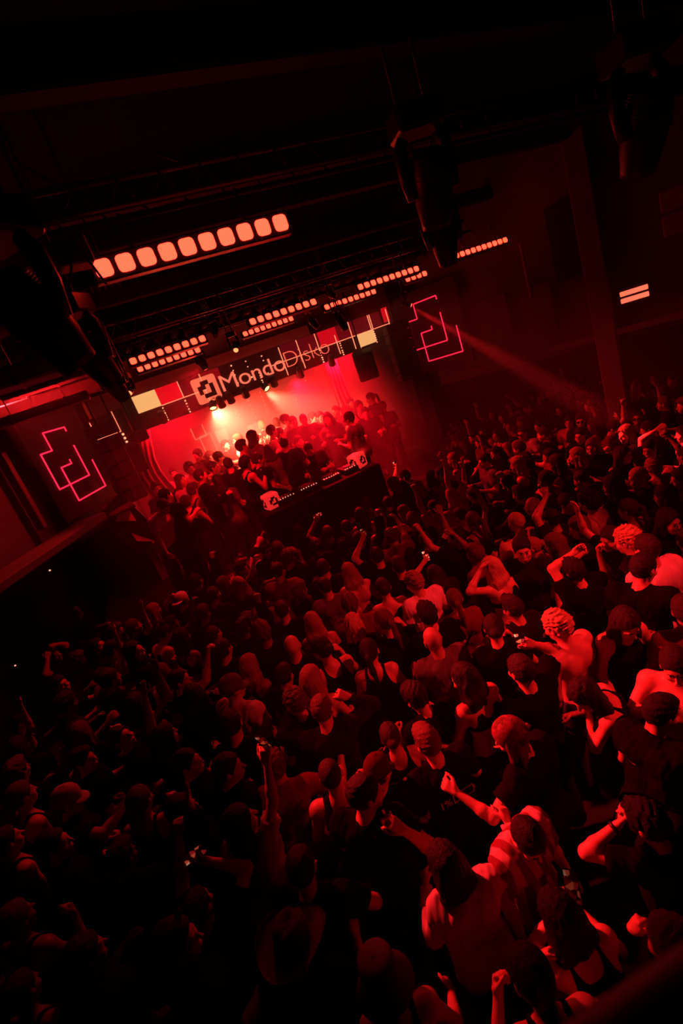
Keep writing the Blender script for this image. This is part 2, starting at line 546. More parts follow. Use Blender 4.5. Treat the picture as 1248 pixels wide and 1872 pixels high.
def body_mesh(P, h):
    pts = [P.arm[s][j] for s in 'RL' for j in 'SEW']
    lo = np.minimum(np.min(pts, 0)-.24, [-.27, -.2, -.03]); hi = np.maximum(np.max(pts, 0)+.24, [.27, .25, 0]); hi[2] = max(hi[2], P.hc[2]+.16)
    hi[:2] = np.maximum(hi[:2], P.hc[:2]+.14); lo[:2] = np.minimum(lo[:2], P.hc[:2]-.14)
    F = Field(lo, hi, h)
    add_legs(F, P); add_torso(F, P)
    for s in 'RL': add_arm(F, P, s)
    add_head(F, P)
    return F.mesh('body')

def top_mesh(P, kind, h, seed):
    pts = [P.arm[s][j] for s in 'RL' for j in 'SEW']
    lo = np.minimum(np.min(pts, 0)-.13, [-.30, -.24, .70]); hi = np.maximum(np.max(pts, 0)+.13, [.30, .3, 1.55])
    lo[2] = max(lo[2], .66)
    F = Field(lo, hi, h)
    t = {'tee': .016, 'long': .018, 'hoodie': .026, 'shirt': .022, 'tank': .010, 'crop': .008, 'bra': .007}[kind]
    add_torso(F, P, t)
    if kind in ('tee', 'long', 'hoodie', 'shirt'):
        # the loose lower part hangs straight
        for sx in (-1, 1): (F.capsule(P.T((sx*.075, 0, 1.18)), P.T((sx*.085, 0, .80)), .105*P.w, .112*P.w, k=.05), F.ell(P.T((sx*.08, -.075, .90)), (.112, .108, .12), P.RT, k=.04))
        for s in 'RL': add_arm(F, P, s, t, 'short' if kind == 'tee' else 'long')
        if kind == 'hoodie': F.ell(P.T((0, -.10, 1.44)), (.13, .075, .085), P.RT, k=.03)
        if kind == 'shirt':
            F.capsule(P.T((-.05, -.06, 1.47)), P.T((.05, -.06, 1.47)), .022, .022, k=.012)
    F.wobble({'tee': .009, 'long': .010, 'hoodie': .010, 'shirt': .011}.get(kind, .002), 26, seed, (1, 1, .55))
    if kind in ('tee', 'long', 'hoodie', 'shirt'): F.wobble(.0032, 75, seed+3, (1, 1, .5))
    if kind in ('tank', 'crop', 'bra'):
        for sx in (-1, 1):
            F.ell(P.T((sx*(P.shw+.015), -.01, 1.41)), (.080, .14, .13), P.RT, k=.01, op='cut')
        F.ell(P.T((0, .06, 1.47)), (.070, .12, .10), P.RT, k=.01, op='cut')
        F.ell(P.T((0, -.07, 1.47)), (.072, .10, .10 if kind == 'tank' else .17), P.RT, k=.01, op='cut')
    up_ = P.RT @ np.array([0, 0, 1.0])
    hem = {'tee': .80, 'long': .80, 'hoodie': .78, 'shirt': .78, 'tank': .86, 'crop': 1.13, 'bra': 1.21}[kind]
    if kind == 'bra': F.cap_plane(P.T((0, 0, 1.40)), up_)
    F.cap_plane(P.T((0, 0, hem)), -up_)
    return F.mesh('top')

def legs_mesh(P, h):
    F = Field((-.3, -.24, -.02), (.3, .26, 1.1), h)
    F.ell((0, -.005, .955), (.180*P.w, .132*P.w, .13), None, k=.05)
    for sx in (-1, 1): F.ell((sx*.08, -.075, .92), (.094, .086, .1), None, k=.04)
    add_legs(F, P, .012, sole=False)
    F.wobble(.005, 24, 3, (1, 1, .6))
    F.cap_plane((0, 0, 1.005), (0, 0, 1))
    return F.mesh('trousers')

def shoe_mesh(P, sx):
    st = P.k.get('stance', .11)
    F = Field((-.3, -.2, -.03), (.3, .3, .2), .012)
    an = np.array([sx*(st+.02), -.02, .085])
    F.capsule(an+np.array([0, -.025, -.035]), an+np.array([sx*.03, .175, -.05]), .050, .040, k=.02)
    F.capsule(an+np.array([0, -.01, .03]), an+np.array([0, -.01, -.02]), .055, .055, k=.03)
    F.cap_plane((0, 0, 0.003), (0, 0, -1))
    F.cap_plane((0, 0, .125), (0, 0, 1))
    return F.mesh('shoe')

def hair_mesh(P, style, h, seed=1):
    R, H, T = P.RH, P.H, P.T
    dn = P.RT @ np.array([0, 0, -1.0])
    lo = P.hc-np.array([.3, .34, .85]); hi = P.hc+np.array([.3, .3, .34])
    F = Field(lo, hi, h)
    t = {'buzz': .0045, 'short': .016, 'crop': .011, 'quiff': .014, 'curly': .022, 'afro': .034, 'bun': .012, 'topbun': .012, 'pony': .012, 'long': .020, 'bob': .022, 'braids': .016, 'mop': .026, 'wet': .010}[style]
    F.ell(H((0, -.017, .030)), (.076+t*.75, .096+t, .096+t), R, k=.02)
    if style in ('quiff', 'mop'): F.ell(H((0, .02, .095)), (.066, .085, .045), R, k=.03)
    # hairline: clear the face and the ears
    def cut(a, b): F.cap_plane(H(a), R @ np.array(b, float))
    n = R @ np.array([0, .80, -.60])
    amp, fq = {'buzz': (.0008, 160), 'short': (.0022, 110), 'crop': (.0018, 120), 'quiff': (.0035, 95), 'curly': (.008, 135), 'afro': (.010, 140), 'mop': (.006, 100), 'wet': (.002, 100)}.get(style, (.002, 110))
    longish = style in ('long', 'bob', 'braids')
    F.wobble(amp, fq, seed, (1, 1, .35) if longish else (1, 1, 1))
    F.cap_plane(H((0, .055, .03)), n)
    if not longish:
        F.cap_plane(H((0, -.045, -.072)), R @ np.array([0, .35, -1.0]))
        for sx in (-1, 1): F.ell(H((sx*.088, -.008, -.012)), (.025, .026, .038), R, k=.008, op='cut')
    if style == 'bun': F.ell(H((0, -.125, .03)), (.045, .042, .042), R, k=.012)
    if style == 'topbun': F.ell(H((0, -.06, .145)), (.045, .045, .04), R, k=.012)
    if style == 'pony':
        a = H((0, -.115, .045)); b = a+P.RT @ np.array([0, -.045, -.02]); c = b+P.RT @ np.array([.0, -.02, -.13]); d = c+P.RT @ np.array([.01, .02, -.17])
        G = [(a, b, .022, .026), (b, c, .026, .030), (c, d, .030, .012)]
        for g in G: F.capsule(*g, k=.015)
    if longish:
        L = {'long': .36, 'bob': .17, 'braids': .40}[style]
        base = H((0, -.062, -.02))
        for x in (-.062, -.035, 0, .035, .062):
            p0 = H((x, -.070+abs(x)*.35, -.01)); p1 = p0+P.RT @ np.array([x*.35, -.030, -.12]); p2 = p0+P.RT @ np.array([x*.7, -.045, -L])
            if style == 'braids':
                for j in (-1, 1):
                    q = P.RT @ np.array([.011*j, .004*j, 0])
                    F.capsule(p0+q, p1+q, .014, .012, k=.004); F.capsule(p1+q, p2+q*1.3, .012, .008, k=.003)
            else:
                F.capsule(p0, p1, .042, .040, k=.03); F.capsule(p1, p2, .040, .018, k=.025)
        for sx in (-1, 1):
            p0 = H((sx*.076, .0, .0)); p1 = p0+P.RT @ np.array([sx*.006, -.005, -.12]); p2 = p0+P.RT @ np.array([sx*.012, .0, -min(L, .27)])
            F.capsule(p0, p1, .025, .024, k=.02); F.capsule(p1, p2, .024, .012, k=.02)
        F.wobble(.003, 150, seed+5, (1, 1, .12))
        F.ell(H((0, .10, -.03)), (.064, .075, .115), R, k=.012, op='cut')
    return F.mesh('hair')

def hat_mesh(P, kind):
    R = Matrix([[*P.RH[i], P.hc[i]] for i in range(3)]+[[0, 0, 0, 1]])
    m = MB()
    def dome(sc, prof, M, n=28):
        m.lathe([(r, z) for r, z in prof], n, M @ Matrix.Diagonal((sc[0], sc[1], sc[2], 1)))
    tl = Matrix.Translation
    if kind in ('cap', 'cap_back'):
        M = R @ tl((0, -.012, .045)) @ Matrix.Rotation(math.radians(-8), 4, 'X')
        dome((.092, .112, .10), [(1.0, -.35), (1.02, -.1), (1.0, .2), (.9, .55), (.7, .82), (.4, .97), (.08, 1.03), (.05, 1.07), (.001, 1.08)], M)
        s = 1 if kind == 'cap' else -1
        top = []; N = 14
        for i in range(N+1):
            a = math.pi*i/N; x = .083*math.cos(a); y = s*(.085+.085*math.sin(a)); top.append((x, y, -.03-.014*math.sin(a)*1.2-.010*(math.cos(a)**2)))
        inn = [(.083*math.cos(math.pi*i/N), s*(.06+.045*math.sin(math.pi*i/N)), -.022) for i in range(N+1)]
        vs = []; fs = []
        for lst, dz in ((top, 0), (inn, 0), (top, -.005), (inn, -.005)):
            vs += [tuple((M @ Vector((p[0], p[1], p[2]+dz)))[:3]) for p in lst]
        n = N+1
        for i in range(N):
            fs += [(i, i+1, n+i+1, n+i), (2*n+i, 3*n+i, 3*n+i+1, 2*n+i+1), (i, 2*n+i, 2*n+i+1, i+1), (n+i, n+i+1, 3*n+i+1, 3*n+i)]
        m.add(vs, fs, True)
    elif kind == 'beanie':
        M = R @ tl((0, -.015, .04)) @ Matrix.Rotation(math.radians(-10), 4, 'X')
        dome((.094, .114, .118), [(1.02, -.45), (1.08, -.42), (1.08, -.05), (1.02, -.02), (1.0, .2), (.93, .5), (.75, .8), (.45, .98), (.001, 1.05)], M)
    elif kind == 'bucket':
        M = R @ tl((0, -.012, .03)) @ Matrix.Rotation(math.radians(-6), 4, 'X')
        dome((.098, .116, .11), [(1.55, -.5), (1.56, -.46), (1.03, .1), (.95, .75), (.86, .92), (.6, 1.0), (.001, 1.0)], M, 32)
    elif kind == 'cowboy':
        M = R @ tl((0, -.01, .045)) @ Matrix.Rotation(math.radians(-6), 4, 'X')
        n = 40; rings = [(.195, .0), (.200, -.004), (.17, -.012), (.13, -.018), (.105, -.012), (.100, .02), (.096, .07), (.088, .105), (.070, .125), (.045, .120), (.001, .112)]
        vs = []; fs = []
        for r, z in rings:
            for k in range(n):
                t = 2*math.pi*k/n; x, y = r*math.cos(t)*.95, r*math.sin(t)*1.12
                zz = z
                if r > .11: zz += .055*((r-.10)/.1)**1.3*abs(math.cos(t))**2.5-.012*(r-.1)/.1*abs(math.sin(t))
                elif z > .09: zz -= .030*math.exp(-(x/.020)**2)*(1 if r < .09 else .3); zz -= .014*math.exp(-((abs(x)-.06)/.018)**2)*max(0, math.sin(t))
                vs.append(tuple((M @ Vector((x, y, zz)))[:3]))
        for i in range(len(rings)-1):
            for k in range(n): fs.append((i*n+k, i*n+(k+1) % n, (i+1)*n+(k+1) % n, (i+1)*n+k))
        m.add(vs, fs, True)
    elif kind == 'bandana':
        M = R @ tl((0, -.015, .035)) @ Matrix.Rotation(math.radians(-14), 4, 'X')
        dome((.090, .111, .100), [(1.0, -.38), (1.03, -.3), (1.03, .0), (1.0, .25), (.88, .6), (.62, .88), (.3, 1.0), (.001, 1.03)], M)
        k = (M @ Vector((0, -.115, -.02)))
        m.lathe([(.001, -.02), (.02, -.012), (.024, 0), (.02, .012), (.001, .02)], 12, tl(k))
    elif kind == 'headband':
        M = R @ tl((0, -.015, .045)) @ Matrix.Rotation(math.radians(-8), 4, 'X')
        m.lathe([(.093, -.018), (.098, -.012), (.098, .012), (.093, .018)], 28, M @ Matrix.Diagonal((.98, 1.17, 1, 1)))
    return m.mesh('hat')

def glasses_mesh(P, lift=0.0):
    R = Matrix([[*P.RH[i], P.hc[i]] for i in range(3)]+[[0, 0, 0, 1]])
    M = R @ Matrix.Translation((0, -.03*(lift > 0), lift)) @ Matrix.Rotation(math.radians(35 if lift else 0), 4, 'X')
    m = MB()
    for sx in (-1, 1):
        out = [(sx*(.033+.027*math.cos(t)), .100-.010*abs(math.cos(t)) if sx*math.cos(t) > 0 else .102, -.002+.020*math.sin(t)) for t in [2*math.pi*i/14 for i in range(14)]]
        vs = [tuple((M @ Vector(p))[:3]) for p in out]+[tuple((M @ Vector((p[0], p[1]-.006, p[2])))[:3]) for p in out]
        m.add(vs, [tuple(range(14)), tuple(range(27, 13, -1))]+[(i, i+14, (i+1) % 14+14, (i+1) % 14) for i in range(14)])
        m.tube([M @ Vector((sx*.060, .093, .006)), M @ Vector((sx*.078, .05, .008)), M @ Vector((sx*.080, -.02, .004))], .003, 6)
    m.tube([M @ Vector((-.008, .103, .004)), M @ Vector((.008, .103, .004))], .003, 6)
    return m.mesh('glasses')

def strap_mesh(P, cross=True):
    """narrow band over one shoulder and round the chest"""
    m = MB(); pts = []
    a0 = 0
    for i in range(25):
        t = 2*math.pi*i/24
        # ring in a tilted plane round the torso
        x = .175*P.w*math.cos(t); y = .135*math.sin(t)
        z = 1.24+(.20*math.cos(t) if cross else 0)
        if cross and z > 1.40: y *= .8
        pts.append(P.T((x, y, min(z, 1.455))))
    m.tube(pts, .011, 6, cap=False)
    return m.mesh('strap')

SKIN = {'a': ('skin_light', (.55, .32, .24)), 'b': ('skin_medium', (.42, .23, .16)), 'c': ('skin_deep', (.22, .11, .07))}
HAIRC = {'d': ('hair_dark', (.020, .013, .010)), 'n': ('hair_brown', (.10, .055, .03)), 'y': ('hair_blond', (.52, .38, .20)), 'g': ('hair_fair', (.30, .20, .11)), 'k': ('hair_black', (.008, .007, .007))}
CLOTH = {'black': (.0045, .0045, .005), 'dark': (.014, .0135, .0145), 'grey': (.12, .115, .115), 'light': (.45, .43, .42), 'white': (.78, .76, .74), 'red': (.42, .04, .04), 'blue': (.05, .07, .16), 'olive': (.10, .10, .06), 'pink': (.55, .25, .28), 'wine': (.16, .02, .03), 'rust': (.05, .012, .012)}
def skin(k): return mat(SKIN[k][0], SKIN[k][1], .46, bump=.04, scale=140, spec=.45, var=.08)
def hairm(k): return mat(HAIRC[k][0], HAIRC[k][1], .55, bump=.9, scale=150, spec=.3, var=.5, vscale=90)
TOPNAME = {'tee': 't_shirt', 'long': 'jumper', 'hoodie': 'hoodie', 'shirt': 'loose_shirt', 'tank': 'tank_top', 'crop': 'crop_top', 'bra': 'bralette'}
def cloth(k):
    if k in MATS: return MATS[k]
    return mat('cloth_'+k, CLOTH[k], .9, bump=.18, scale=210, spec=.05, var=.12, vscale=18)

def default_face(x, y):
    return math.atan2(9.3-y, 3.3-x)-math.pi/2

def poskey(k):
    return repr(sorted((a, b) for a, b in k.items() if a in ('sex', 'w', 'lean', 'head', 'R', 'L', 'stance')))

def frame_to(p, d):
    d = Vector(d).normalized(); q = d.to_track_quat('Z', 'Y').to_matrix().to_4x4(); q.translation = Vector(p); return q
PEOPLE = []
PROTECT = []                   # hands the rest of the crowd leaves in view
def person(px, pose, label, face=0.0, s=1.0, base=0.0, sk='a', hair=('short', 'd'), top=('tee', 'black'), legs='dark', hat=None, glasses=None,
           strap=None, h=.0125, group='crowd on the dance floor', xy=None, shoes=True, extra=None, to=None):
    """px: pixel of the head; pose: dict of joints; to: {side: (pixel of the hand, elbow hint, palm, curl)}"""
    x, y = xy if xy is not None else atZ(px[0], px[1], base+1.62*s)[:2]
    rz = default_face(x, y)+math.radians(face)
    pose = dict(pose)
    if to:
        Mi = rotz(-rz)
        P0 = Pose(pose)
        for side, (hp, hint, palm, curl, *zz) in to.items():
            S = rotz(rz) @ (P0.arm[side]['S']*s)+np.array([x, y, base])
            d = unit(ray(*hp)); q = S-CAM; tt = q @ d; D = np.linalg.norm(q-tt*d); rch = .53*s
            if zz:
                W = atZ(hp[0], hp[1], base+zz[0]*s); e = W-S; W = S+e*min(1, rch/np.linalg.norm(e))
            elif D < rch:      # the point on the line of sight that the arm reaches, on the side it faces
                dl = math.sqrt(rch*rch-D*D)
                c1, c2 = CAM+d*(tt-dl), CAM+d*(tt+dl)
                f1 = (Mi @ (c1-S))[1]; f2 = (Mi @ (c2-S))[1]
                W = c1 if f1 > f2 else c2
                m_ = CAM+d*tt
                if D > .30*s: W = W*.5+m_*.5
            else: W = S+unit(CAM+d*tt-S)*rch
            Wl = (Mi @ (W-np.array([x, y, base])))/s
            Sl = P0.arm[side]['S']; v = Wl-Sl; L = np.linalg.norm(v)
            Wl = Sl+v/L*max(L-.07, .2)        # the wrist lies short of the palm
            for _ in range(4):           # bring the palm itself onto the line of sight
                pose[side] = ('to', tuple(np.round(Wl, 3)), hint, palm, curl)
                P1 = Pose(pose); g = rotz(rz) @ ((P1.arm[side]['W']+P1.arm[side]['d']*.06)*s)+np.array([x, y, base])
                pu, pv, pz = proj(g); hint_ = hint
                Wl = P1.arm[side]['W']+(Mi @ (right*(hp[0]-pu)/FPX*pz-up*(hp[1]-pv)/FPX*pz))/s
            PROTECT.append((hp[0], hp[1], pz))
            if math.hypot(pu-hp[0], pv-hp[1]) > 8: print('HAND', label, hp, round(pu), round(pv))
    P = Pose(pose); kk = poskey(pose)
    r = thing('person', label, 'person', (x, y, base), rz, group)
    r.scale = (s, s, s)
    link('body', cached(('b', kk, h), lambda: body_mesh(P, h)), skin(sk), r)
    if hair and hair[0] != 'bald':
        link('hair', cached(('h', kk, hair[0], min(h, .011)), lambda: hair_mesh(P, hair[0], min(h, .010), len(hair[0]))), hairm(hair[1]), r)
    if top:
        link(TOPNAME[top[0]], cached(('t', kk, top[0], h), lambda: top_mesh(P, top[0], h*1.05, 5)), cloth(top[1]), r)
    lk = ('l', P.w, pose.get('stance', .11))
    link('trousers', cached(lk, lambda: legs_mesh(P, .016)), cloth(legs), r)
    if shoes:
        for sx in (-1, 1): link('shoe', cached(('s', sx, pose.get('stance', .11)), lambda: shoe_mesh(P, sx)), cloth('black'), r)
    if hat: link('hat', cached(('hat', kk, hat[0]), lambda: hat_mesh(P, hat[0])), cloth(hat[1]), r)
    if glasses: link('sunglasses', cached(('gl', kk, glasses), lambda: glasses_mesh(P, .075 if glasses == 'up' else 0)), mat('glossy_black', (.01, .01, .01), .15, spec=.6), r)
    if strap: link('strap', cached(('st', kk), lambda: strap_mesh(P)), cloth(strap), r)
    if abs((face+180) % 360-180) > 58:      # the face can be seen from the balcony
        def eye(sx):
            m = MB(); m.lathe([(.001, -.006), (.0075, -.005), (.009, 0), (.006, .004), (.001, .005)], 10, frame_to(P.H((sx*.030, .0865, .0)), P.RH @ np.array([0, 1.0, 0]))); return m.mesh('eye')
        def brow(sx):
            m = MB(); m.tube([P.H((sx*.014, .0935, .017)), P.H((sx*.031, .0925, .021)), P.H((sx*.048, .080, .016))], [.0035, .004, .002], 6); return m.mesh('eyebrow')
        for sx in (-1, 1):
            link('eye', cached(('eye', kk, sx), lambda: eye(sx)), mat('dark_eye', (.02, .015, .012), .1, spec=.8), r)
            link('eyebrow', cached(('brow', kk, sx), lambda: brow(sx)), hairm('d'), r)
        def lips():
            m = MB(); m.tube([P.H((-.023, .094, -.070)), P.H((-.008, .1015, -.069)), P.H((.008, .1015, -.069)), P.H((.023, .094, -.070))], [.002, .0055, .0055, .002], 8); return m.mesh('lips')
        link('lips', cached(('lips', kk), lips), mat('lips_red', (.30, .10, .09), .35), r)
    r['label'] = label
    info = dict(root=r, P=P, s=s, rz=rz, x=x, y=y, base=base, label=label)
    PEOPLE.append(info)
    return info

def place(info, p):
    """point of a figure's own frame -> place"""
    return rotz(info['rz']) @ (np.array(p)*info['s'])+np.array([info['x'], info['y'], info['base']])
def turn(info, v): return rotz(info['rz']) @ np.array(v)

def phone(info, side, label, lit=1.0, land=False, group='phones held up in the crowd'):
    """a phone in the figure's hand, its screen turned to the holder's head"""
    c = place(info, info['P'].grip(side)+info['P'].arm[side]['d']*.03)
    hd = place(info, info['P'].hc)
    n = unit(unit(hd-c)+.8*unit(CAM-c)); z = np.array([0, 0, 1.0]); x = unit(np.cross(z, n)); yv = np.cross(n, x)
    if land: x, yv = yv, -x
    M = Matrix(((x[0], yv[0], n[0], c[0]), (x[1], yv[1], n[1], c[1]), (x[2], yv[2], n[2], c[2]), (0, 0, 0, 1)))
    r = thing('phone', label, 'phone', c, 0, group)
    r.matrix_world = M
    def mk():
        m = MB(); m.box((0, 0, 0), (.074, .152, .009), None, .004); return m.mesh('phone_body')
    link('phone_body', cached('phone_body', mk), mat('glossy_black', (.01, .01, .01), .15, spec=.6), r)
    def ms():
        m = MB(); m.box((0, 0, .0052), (.066, .140, .0012)); return m.mesh('screen')
    link('screen', cached('screen', ms), screen_mat(lit), r)
    return r

def screen_mat(lit):
    nm = 'phone_screen_%.1f' % lit
    if nm in MATS: return MATS[nm]
    m = bpy.data.materials.new(nm); m.use_nodes = True
    nt = m.node_tree; b = nt.nodes['Principled BSDF']
    b.inputs['Base Color'].default_value = (.01, .01, .01, 1); b.inputs['Roughness'].default_value = .12
    tc = nt.nodes.new('ShaderNodeTexCoord'); mp = nt.nodes.new('ShaderNodeMapping'); mp.inputs['Scale'].default_value = (26, 34, 1)
    vo = nt.nodes.new('ShaderNodeTexVoronoi'); vo.inputs['Scale'].default_value = 1.0
    nt.links.new(tc.outputs['Object'], mp.inputs[0]); nt.links.new(mp.outputs[0], vo.inputs['Vector'])
    cr = nt.nodes.new('ShaderNodeValToRGB'); cr.color_ramp.interpolation = 'CONSTANT'
    e = cr.color_ramp.elements; e[0].position = 0; e[0].color = (.02, 0, 0, 1); e[1].position = .45; e[1].color = (.5, .02, .02, 1)
    e = cr.color_ramp.elements.new(.7); e.color = (1, .12, .05, 1)
    e = cr.color_ramp.elements.new(.9); e.color = (1, .55, .35, 1)
    sep = nt.nodes.new('ShaderNodeSeparateColor'); nt.links.new(vo.outputs['Color'], sep.inputs[0])
    nt.links.new(sep.outputs[0], cr.inputs[0]); nt.links.new(cr.outputs[0], b.inputs['Emission Color'])
    b.inputs['Emission Strength'].default_value = lit
    MATS[nm] = m
    return m

def cup(info, side, label, kind='glass'):
    c = place(info, info['P'].grip(side))
    r = thing('drink_glass', label, 'glass', c, 0, None)
    m = MB(); m.lathe([(.028, -.06), (.034, -.06), (.040, .06), (.037, .06), (.032, -.05), (.001, -.05)], 20)
    if kind == 'glass':
        g = mat('clear_glass', (.8, .8, .8), .05); g.node_tree.nodes['Principled BSDF'].inputs['Transmission Weight'].default_value = 1.0
        m.build('vessel', g, r)
    else: m.build('vessel', mat('plastic_cup', (.6, .12, .12), .35), r)
    d = MB(); d.lathe([(.001, -.048), (.031, -.048), (.036, .02), (.001, .02)], 20); d.build('drink', mat('drink', (.15, .05, .03), .1), r)
    return r
# ------------------------------------------------------------------ the hall
BLACK = mat('black_paint', (.012, .011, .011), .8, spec=.12, bump=.1, scale=40, var=.3, vscale=3)
DARKWALL = mat('dark_wall', (.07, .06, .06), .85, bump=.25, scale=30, var=.35, vscale=2.5)
METAL = mat('black_metal', (.018, .018, .018), .38, spec=.5, bump=.05, scale=80)
GREYM = mat('worn_metal', (.22, .21, .21), .42, spec=.6, var=.25, vscale=12)
LAMPRED = (1.0, .022, .010)
CELL = emat('led_cell_red', LAMPRED, 10, (.3, .05, .04))
GLOW = emat('lit_lens', (1.0, .14, .05), 4.0, (.3, .2, .2))
LINE = emat('led_line', (1.0, .22, .11), 2.2)
DOT = emat('led_dot', (1.0, .30, .16), 2.4)
YEL = emat('lit_pixel_square', (1.0, .46, .16), 1.2)
REDSQ = emat('red_pixel_square', (1.0, .002, .012), .95)
LOGO = emat('lit_logo_square', (.92, .14, .07), 1.35)
NEON = emat('neon_tube', (1.0, .012, .045), 2.2)

def wallbox(name, p0, p1, z0, z1, th, m, out):
    """upright wall between two floor points, its thickness on the side `out`"""
    p0 = np.array(p0, float); p1 = np.array(p1, float); t = p1-p0; L = np.linalg.norm(t); t /= L
    n = np.array([t[1], -t[0]])
    if n @ np.array(out) < 0: n = -n
    c = (p0+p1)/2+n*th/2
    R = np.array([[t[0], n[0], 0], [t[1], n[1], 0], [0, 0, 1]])
    return struct(MB().box((c[0], c[1], (z0+z1)/2), (L, th, z1-z0), R).build(name, m))

FLOORM = mat('concrete_floor', (.06, .055, .055), .55, bump=.15, scale=12, var=.3, vscale=1.5)
struct(MB().box((3.5, 6, -.1), (19, 21, .2)).build('floor', FLOORM))
struct(MB().box((3.5, 6, 6.6), (19, 21, .2)).build('ceiling', mat('ceiling_paint', (.005, .0045, .0045), .95, bump=.1, scale=20, spec=.02)))
struct(MB().box((3.5, 16.6, 3.2), (19, .2, 6.6)).build('wall_back', DARKWALL))
struct(MB().box((3.5, -4.6, 3.2), (19, .2, 6.6)).build('wall_rear', BLACK))
struct(MB().box((12.6, 6, 3.2), (.2, 21, 6.6)).build('wall_right', BLACK))
# left side: the wall runs in towards the stage like one side of a funnel
tL = np.array([math.sin(math.radians(27.5)), math.cos(math.radians(27.5)), 0]); nL = np.array([tL[1], -tL[0], 0])
tR = np.array([math.sin(math.radians(26.5)), -math.cos(math.radians(26.5)), 0]); nR = np.array([tR[1], -tR[0], 0])
aL = np.array([-.79, 8.75, 0]); aR = np.array([6.63, 8.97, 0])
def on_wall(u, v, a, n):
    d = ray(u, v); return CAM+d*(((a-CAM) @ n)/(d @ n))
q0 = aL-tL*11-nL*.12; q1 = aL+tL*1.1-nL*.12
wallbox('wall_left', q0[:2], q1[:2], 2.95, 6.5, .2, DARKWALL, -nL[:2])
wallbox('wall_left_lower', (q0-nL*1.7)[:2], (q1-nL*1.7)[:2], 0, 3.0, .2, BLACK, -nL[:2])
wallbox('wall_left_soffit', q0[:2], q1[:2], 2.85, 2.97, 1.75, BLACK, -nL[:2])
# stage: platform, back screen wall and wings
STZ = 1.15
struct(MB().box((3.1, 12.5, STZ/2), (9.4, 7.6, STZ), None, .02).build('trim_stage_platform', mat('stage_black', (.03, .028, .028), .6, bump=.1, scale=30, var=.2)))
BACKM = mat('stage_backdrop_cloth', (.22, .19, .19), .9, bump=.2, scale=14, var=.12, vscale=1.2)
struct(MB().box((3.4, 15.4, 3.3), (9.6, .15, 4.3)).build('wall_stage', BACKM))
struct(MB().box((-.35, 12.9, 3.3), (.15, 5.0, 4.3)).build('wall_wing', BACKM))
struct(MB().box((6.75, 12.9, 3.3), (.15, 5.0, 4.3)).build('wall_wing.001', BLACK))
struct(MB().box((7.6, 10.5, 3.3), (1.8, .15, 4.3)).build('wall_mask', BLACK))  # black wall added to keep the view past the right wing dark
struct(MB().box((3.4, 12.2, 5.35), (9.6, 6.2, .15)).build('ceiling_stage', BLACK))
# right side: gallery front over an open undercroft
g0 = aR-tR*.25-nR*.14; g1 = aR+tR*7.5-nR*.14
GAL = mat('gallery_front', (.10, .085, .085), .8, bump=.2, scale=25, var=.3, vscale=2)
wallbox('wall_gallery', g0[:2], g1[:2], 2.75, 6.5, .25, GAL, -nR[:2])
def on_right(u, v, off=0.0): return on_wall(u, v, aR, nR)+nR*off
def rframe(p, t, n):
    return Matrix(((t[0], n[0], 0, p[0]), (t[1], n[1], 0, p[1]), (t[2], n[2], 1, p[2]), (0, 0, 0, 1)))
RR = np.array([[tR[0], nR[0], 0], [tR[1], nR[1], 0], [0, 0, 1]])
RL = np.array([[tL[0], nL[0], 0], [tL[1], nL[1], 0], [0, 0, 1]])
# pillar, shallow wall panels and ledge of the gallery front
pc = on_right(1092, 510)
struct(MB().box((pc[0], pc[1], 3.2), (.34, .30, 6.4), RR, .02).build('trim_pillar', GAL))
lp = on_right(942, 656)
mid = aR+tR*3.4
struct(MB().box((mid[0]+nR[0]*.05, mid[1]+nR[1]*.05, lp[2]), (7.0, .16, .10), RR, .01).build('trim_ledge', GAL))
for i, (u, v, w, hh) in enumerate(((905, 585, .62, .85), (985, 565, .55, .85), (1035, 440, .5, 1.2))):
    p = on_right(u, v, .0)
    struct(MB().box(p, (w, .10, hh), RR, .01).build('trim_wall_panel', DARKWALL if i < 2 else BLACK))
for k, (u, v, hh) in enumerate(((962, 495, .95),)):
    p = on_right(u, v, .06); struct(MB().box(p, (.05, .05, hh), RR, .008).build('trim_conduit', GREYM))
# ceiling beams across the hall and ribbed acoustic lining over the stage front
for i, (y, z, hgt) in enumerate(((3.2, 6.0, .28), (4.55, 5.85, .22), (6.2, 6.1, .25), (7.6, 5.85, .2))):
    struct(MB().box((3.6, y, z), (17, .18, hgt), None, .02).build('trim_beam', mat('beam_paint', (.010, .009, .009), .8, spec=.08, var=.3, vscale=3)))
for i in range(34):
    x = .2+i*.27
    struct(MB().tube([(x, 8.75, 5.35), (x, 10.3, 5.42)], .055, 8).build('trim_ceiling_rib', mat('rib_paint', (.09, .08, .08), .6)))
struct(MB().box((4.6, 9.5, 5.52), (9.6, 1.7, .08)).build('ceiling_rib_backing', BLACK))
# ledge and red-lit counter along the left wall
lpts = [on_wall(0, 1062, aL, nL), on_wall(100, 985, aL, nL)]
lz = sum(p[2] for p in lpts)/2
mid = aL-tL*3.4
struct(MB().box((mid[0]+nL[0]*.16, mid[1]+nL[1]*.16, lz), (6.0, .5, .12), RL, .02).build('trim_counter', GAL))
for u, v, hh in ((40, 900, 1.1), (20, 780, 1.2)):
    p = on_wall(u, v, aL, nL)+nL*.0
    struct(MB().box(p, (.09, .12, hh), RL, .01).build('trim_wall_batten', GAL))
# balcony rail close in front of the camera, at the lower right of the view
ra, rb = atD(1300, 1772, .30), atD(1080, 1925, .30)
dr = (rb-ra); RAILM = mat('rail_paint', (.30, .06, .06), .5)
struct(MB().tube([ra-dr*1.5, ra, rb, rb+dr*1.5], .016, 16).build('trim_balcony_rail', RAILM))

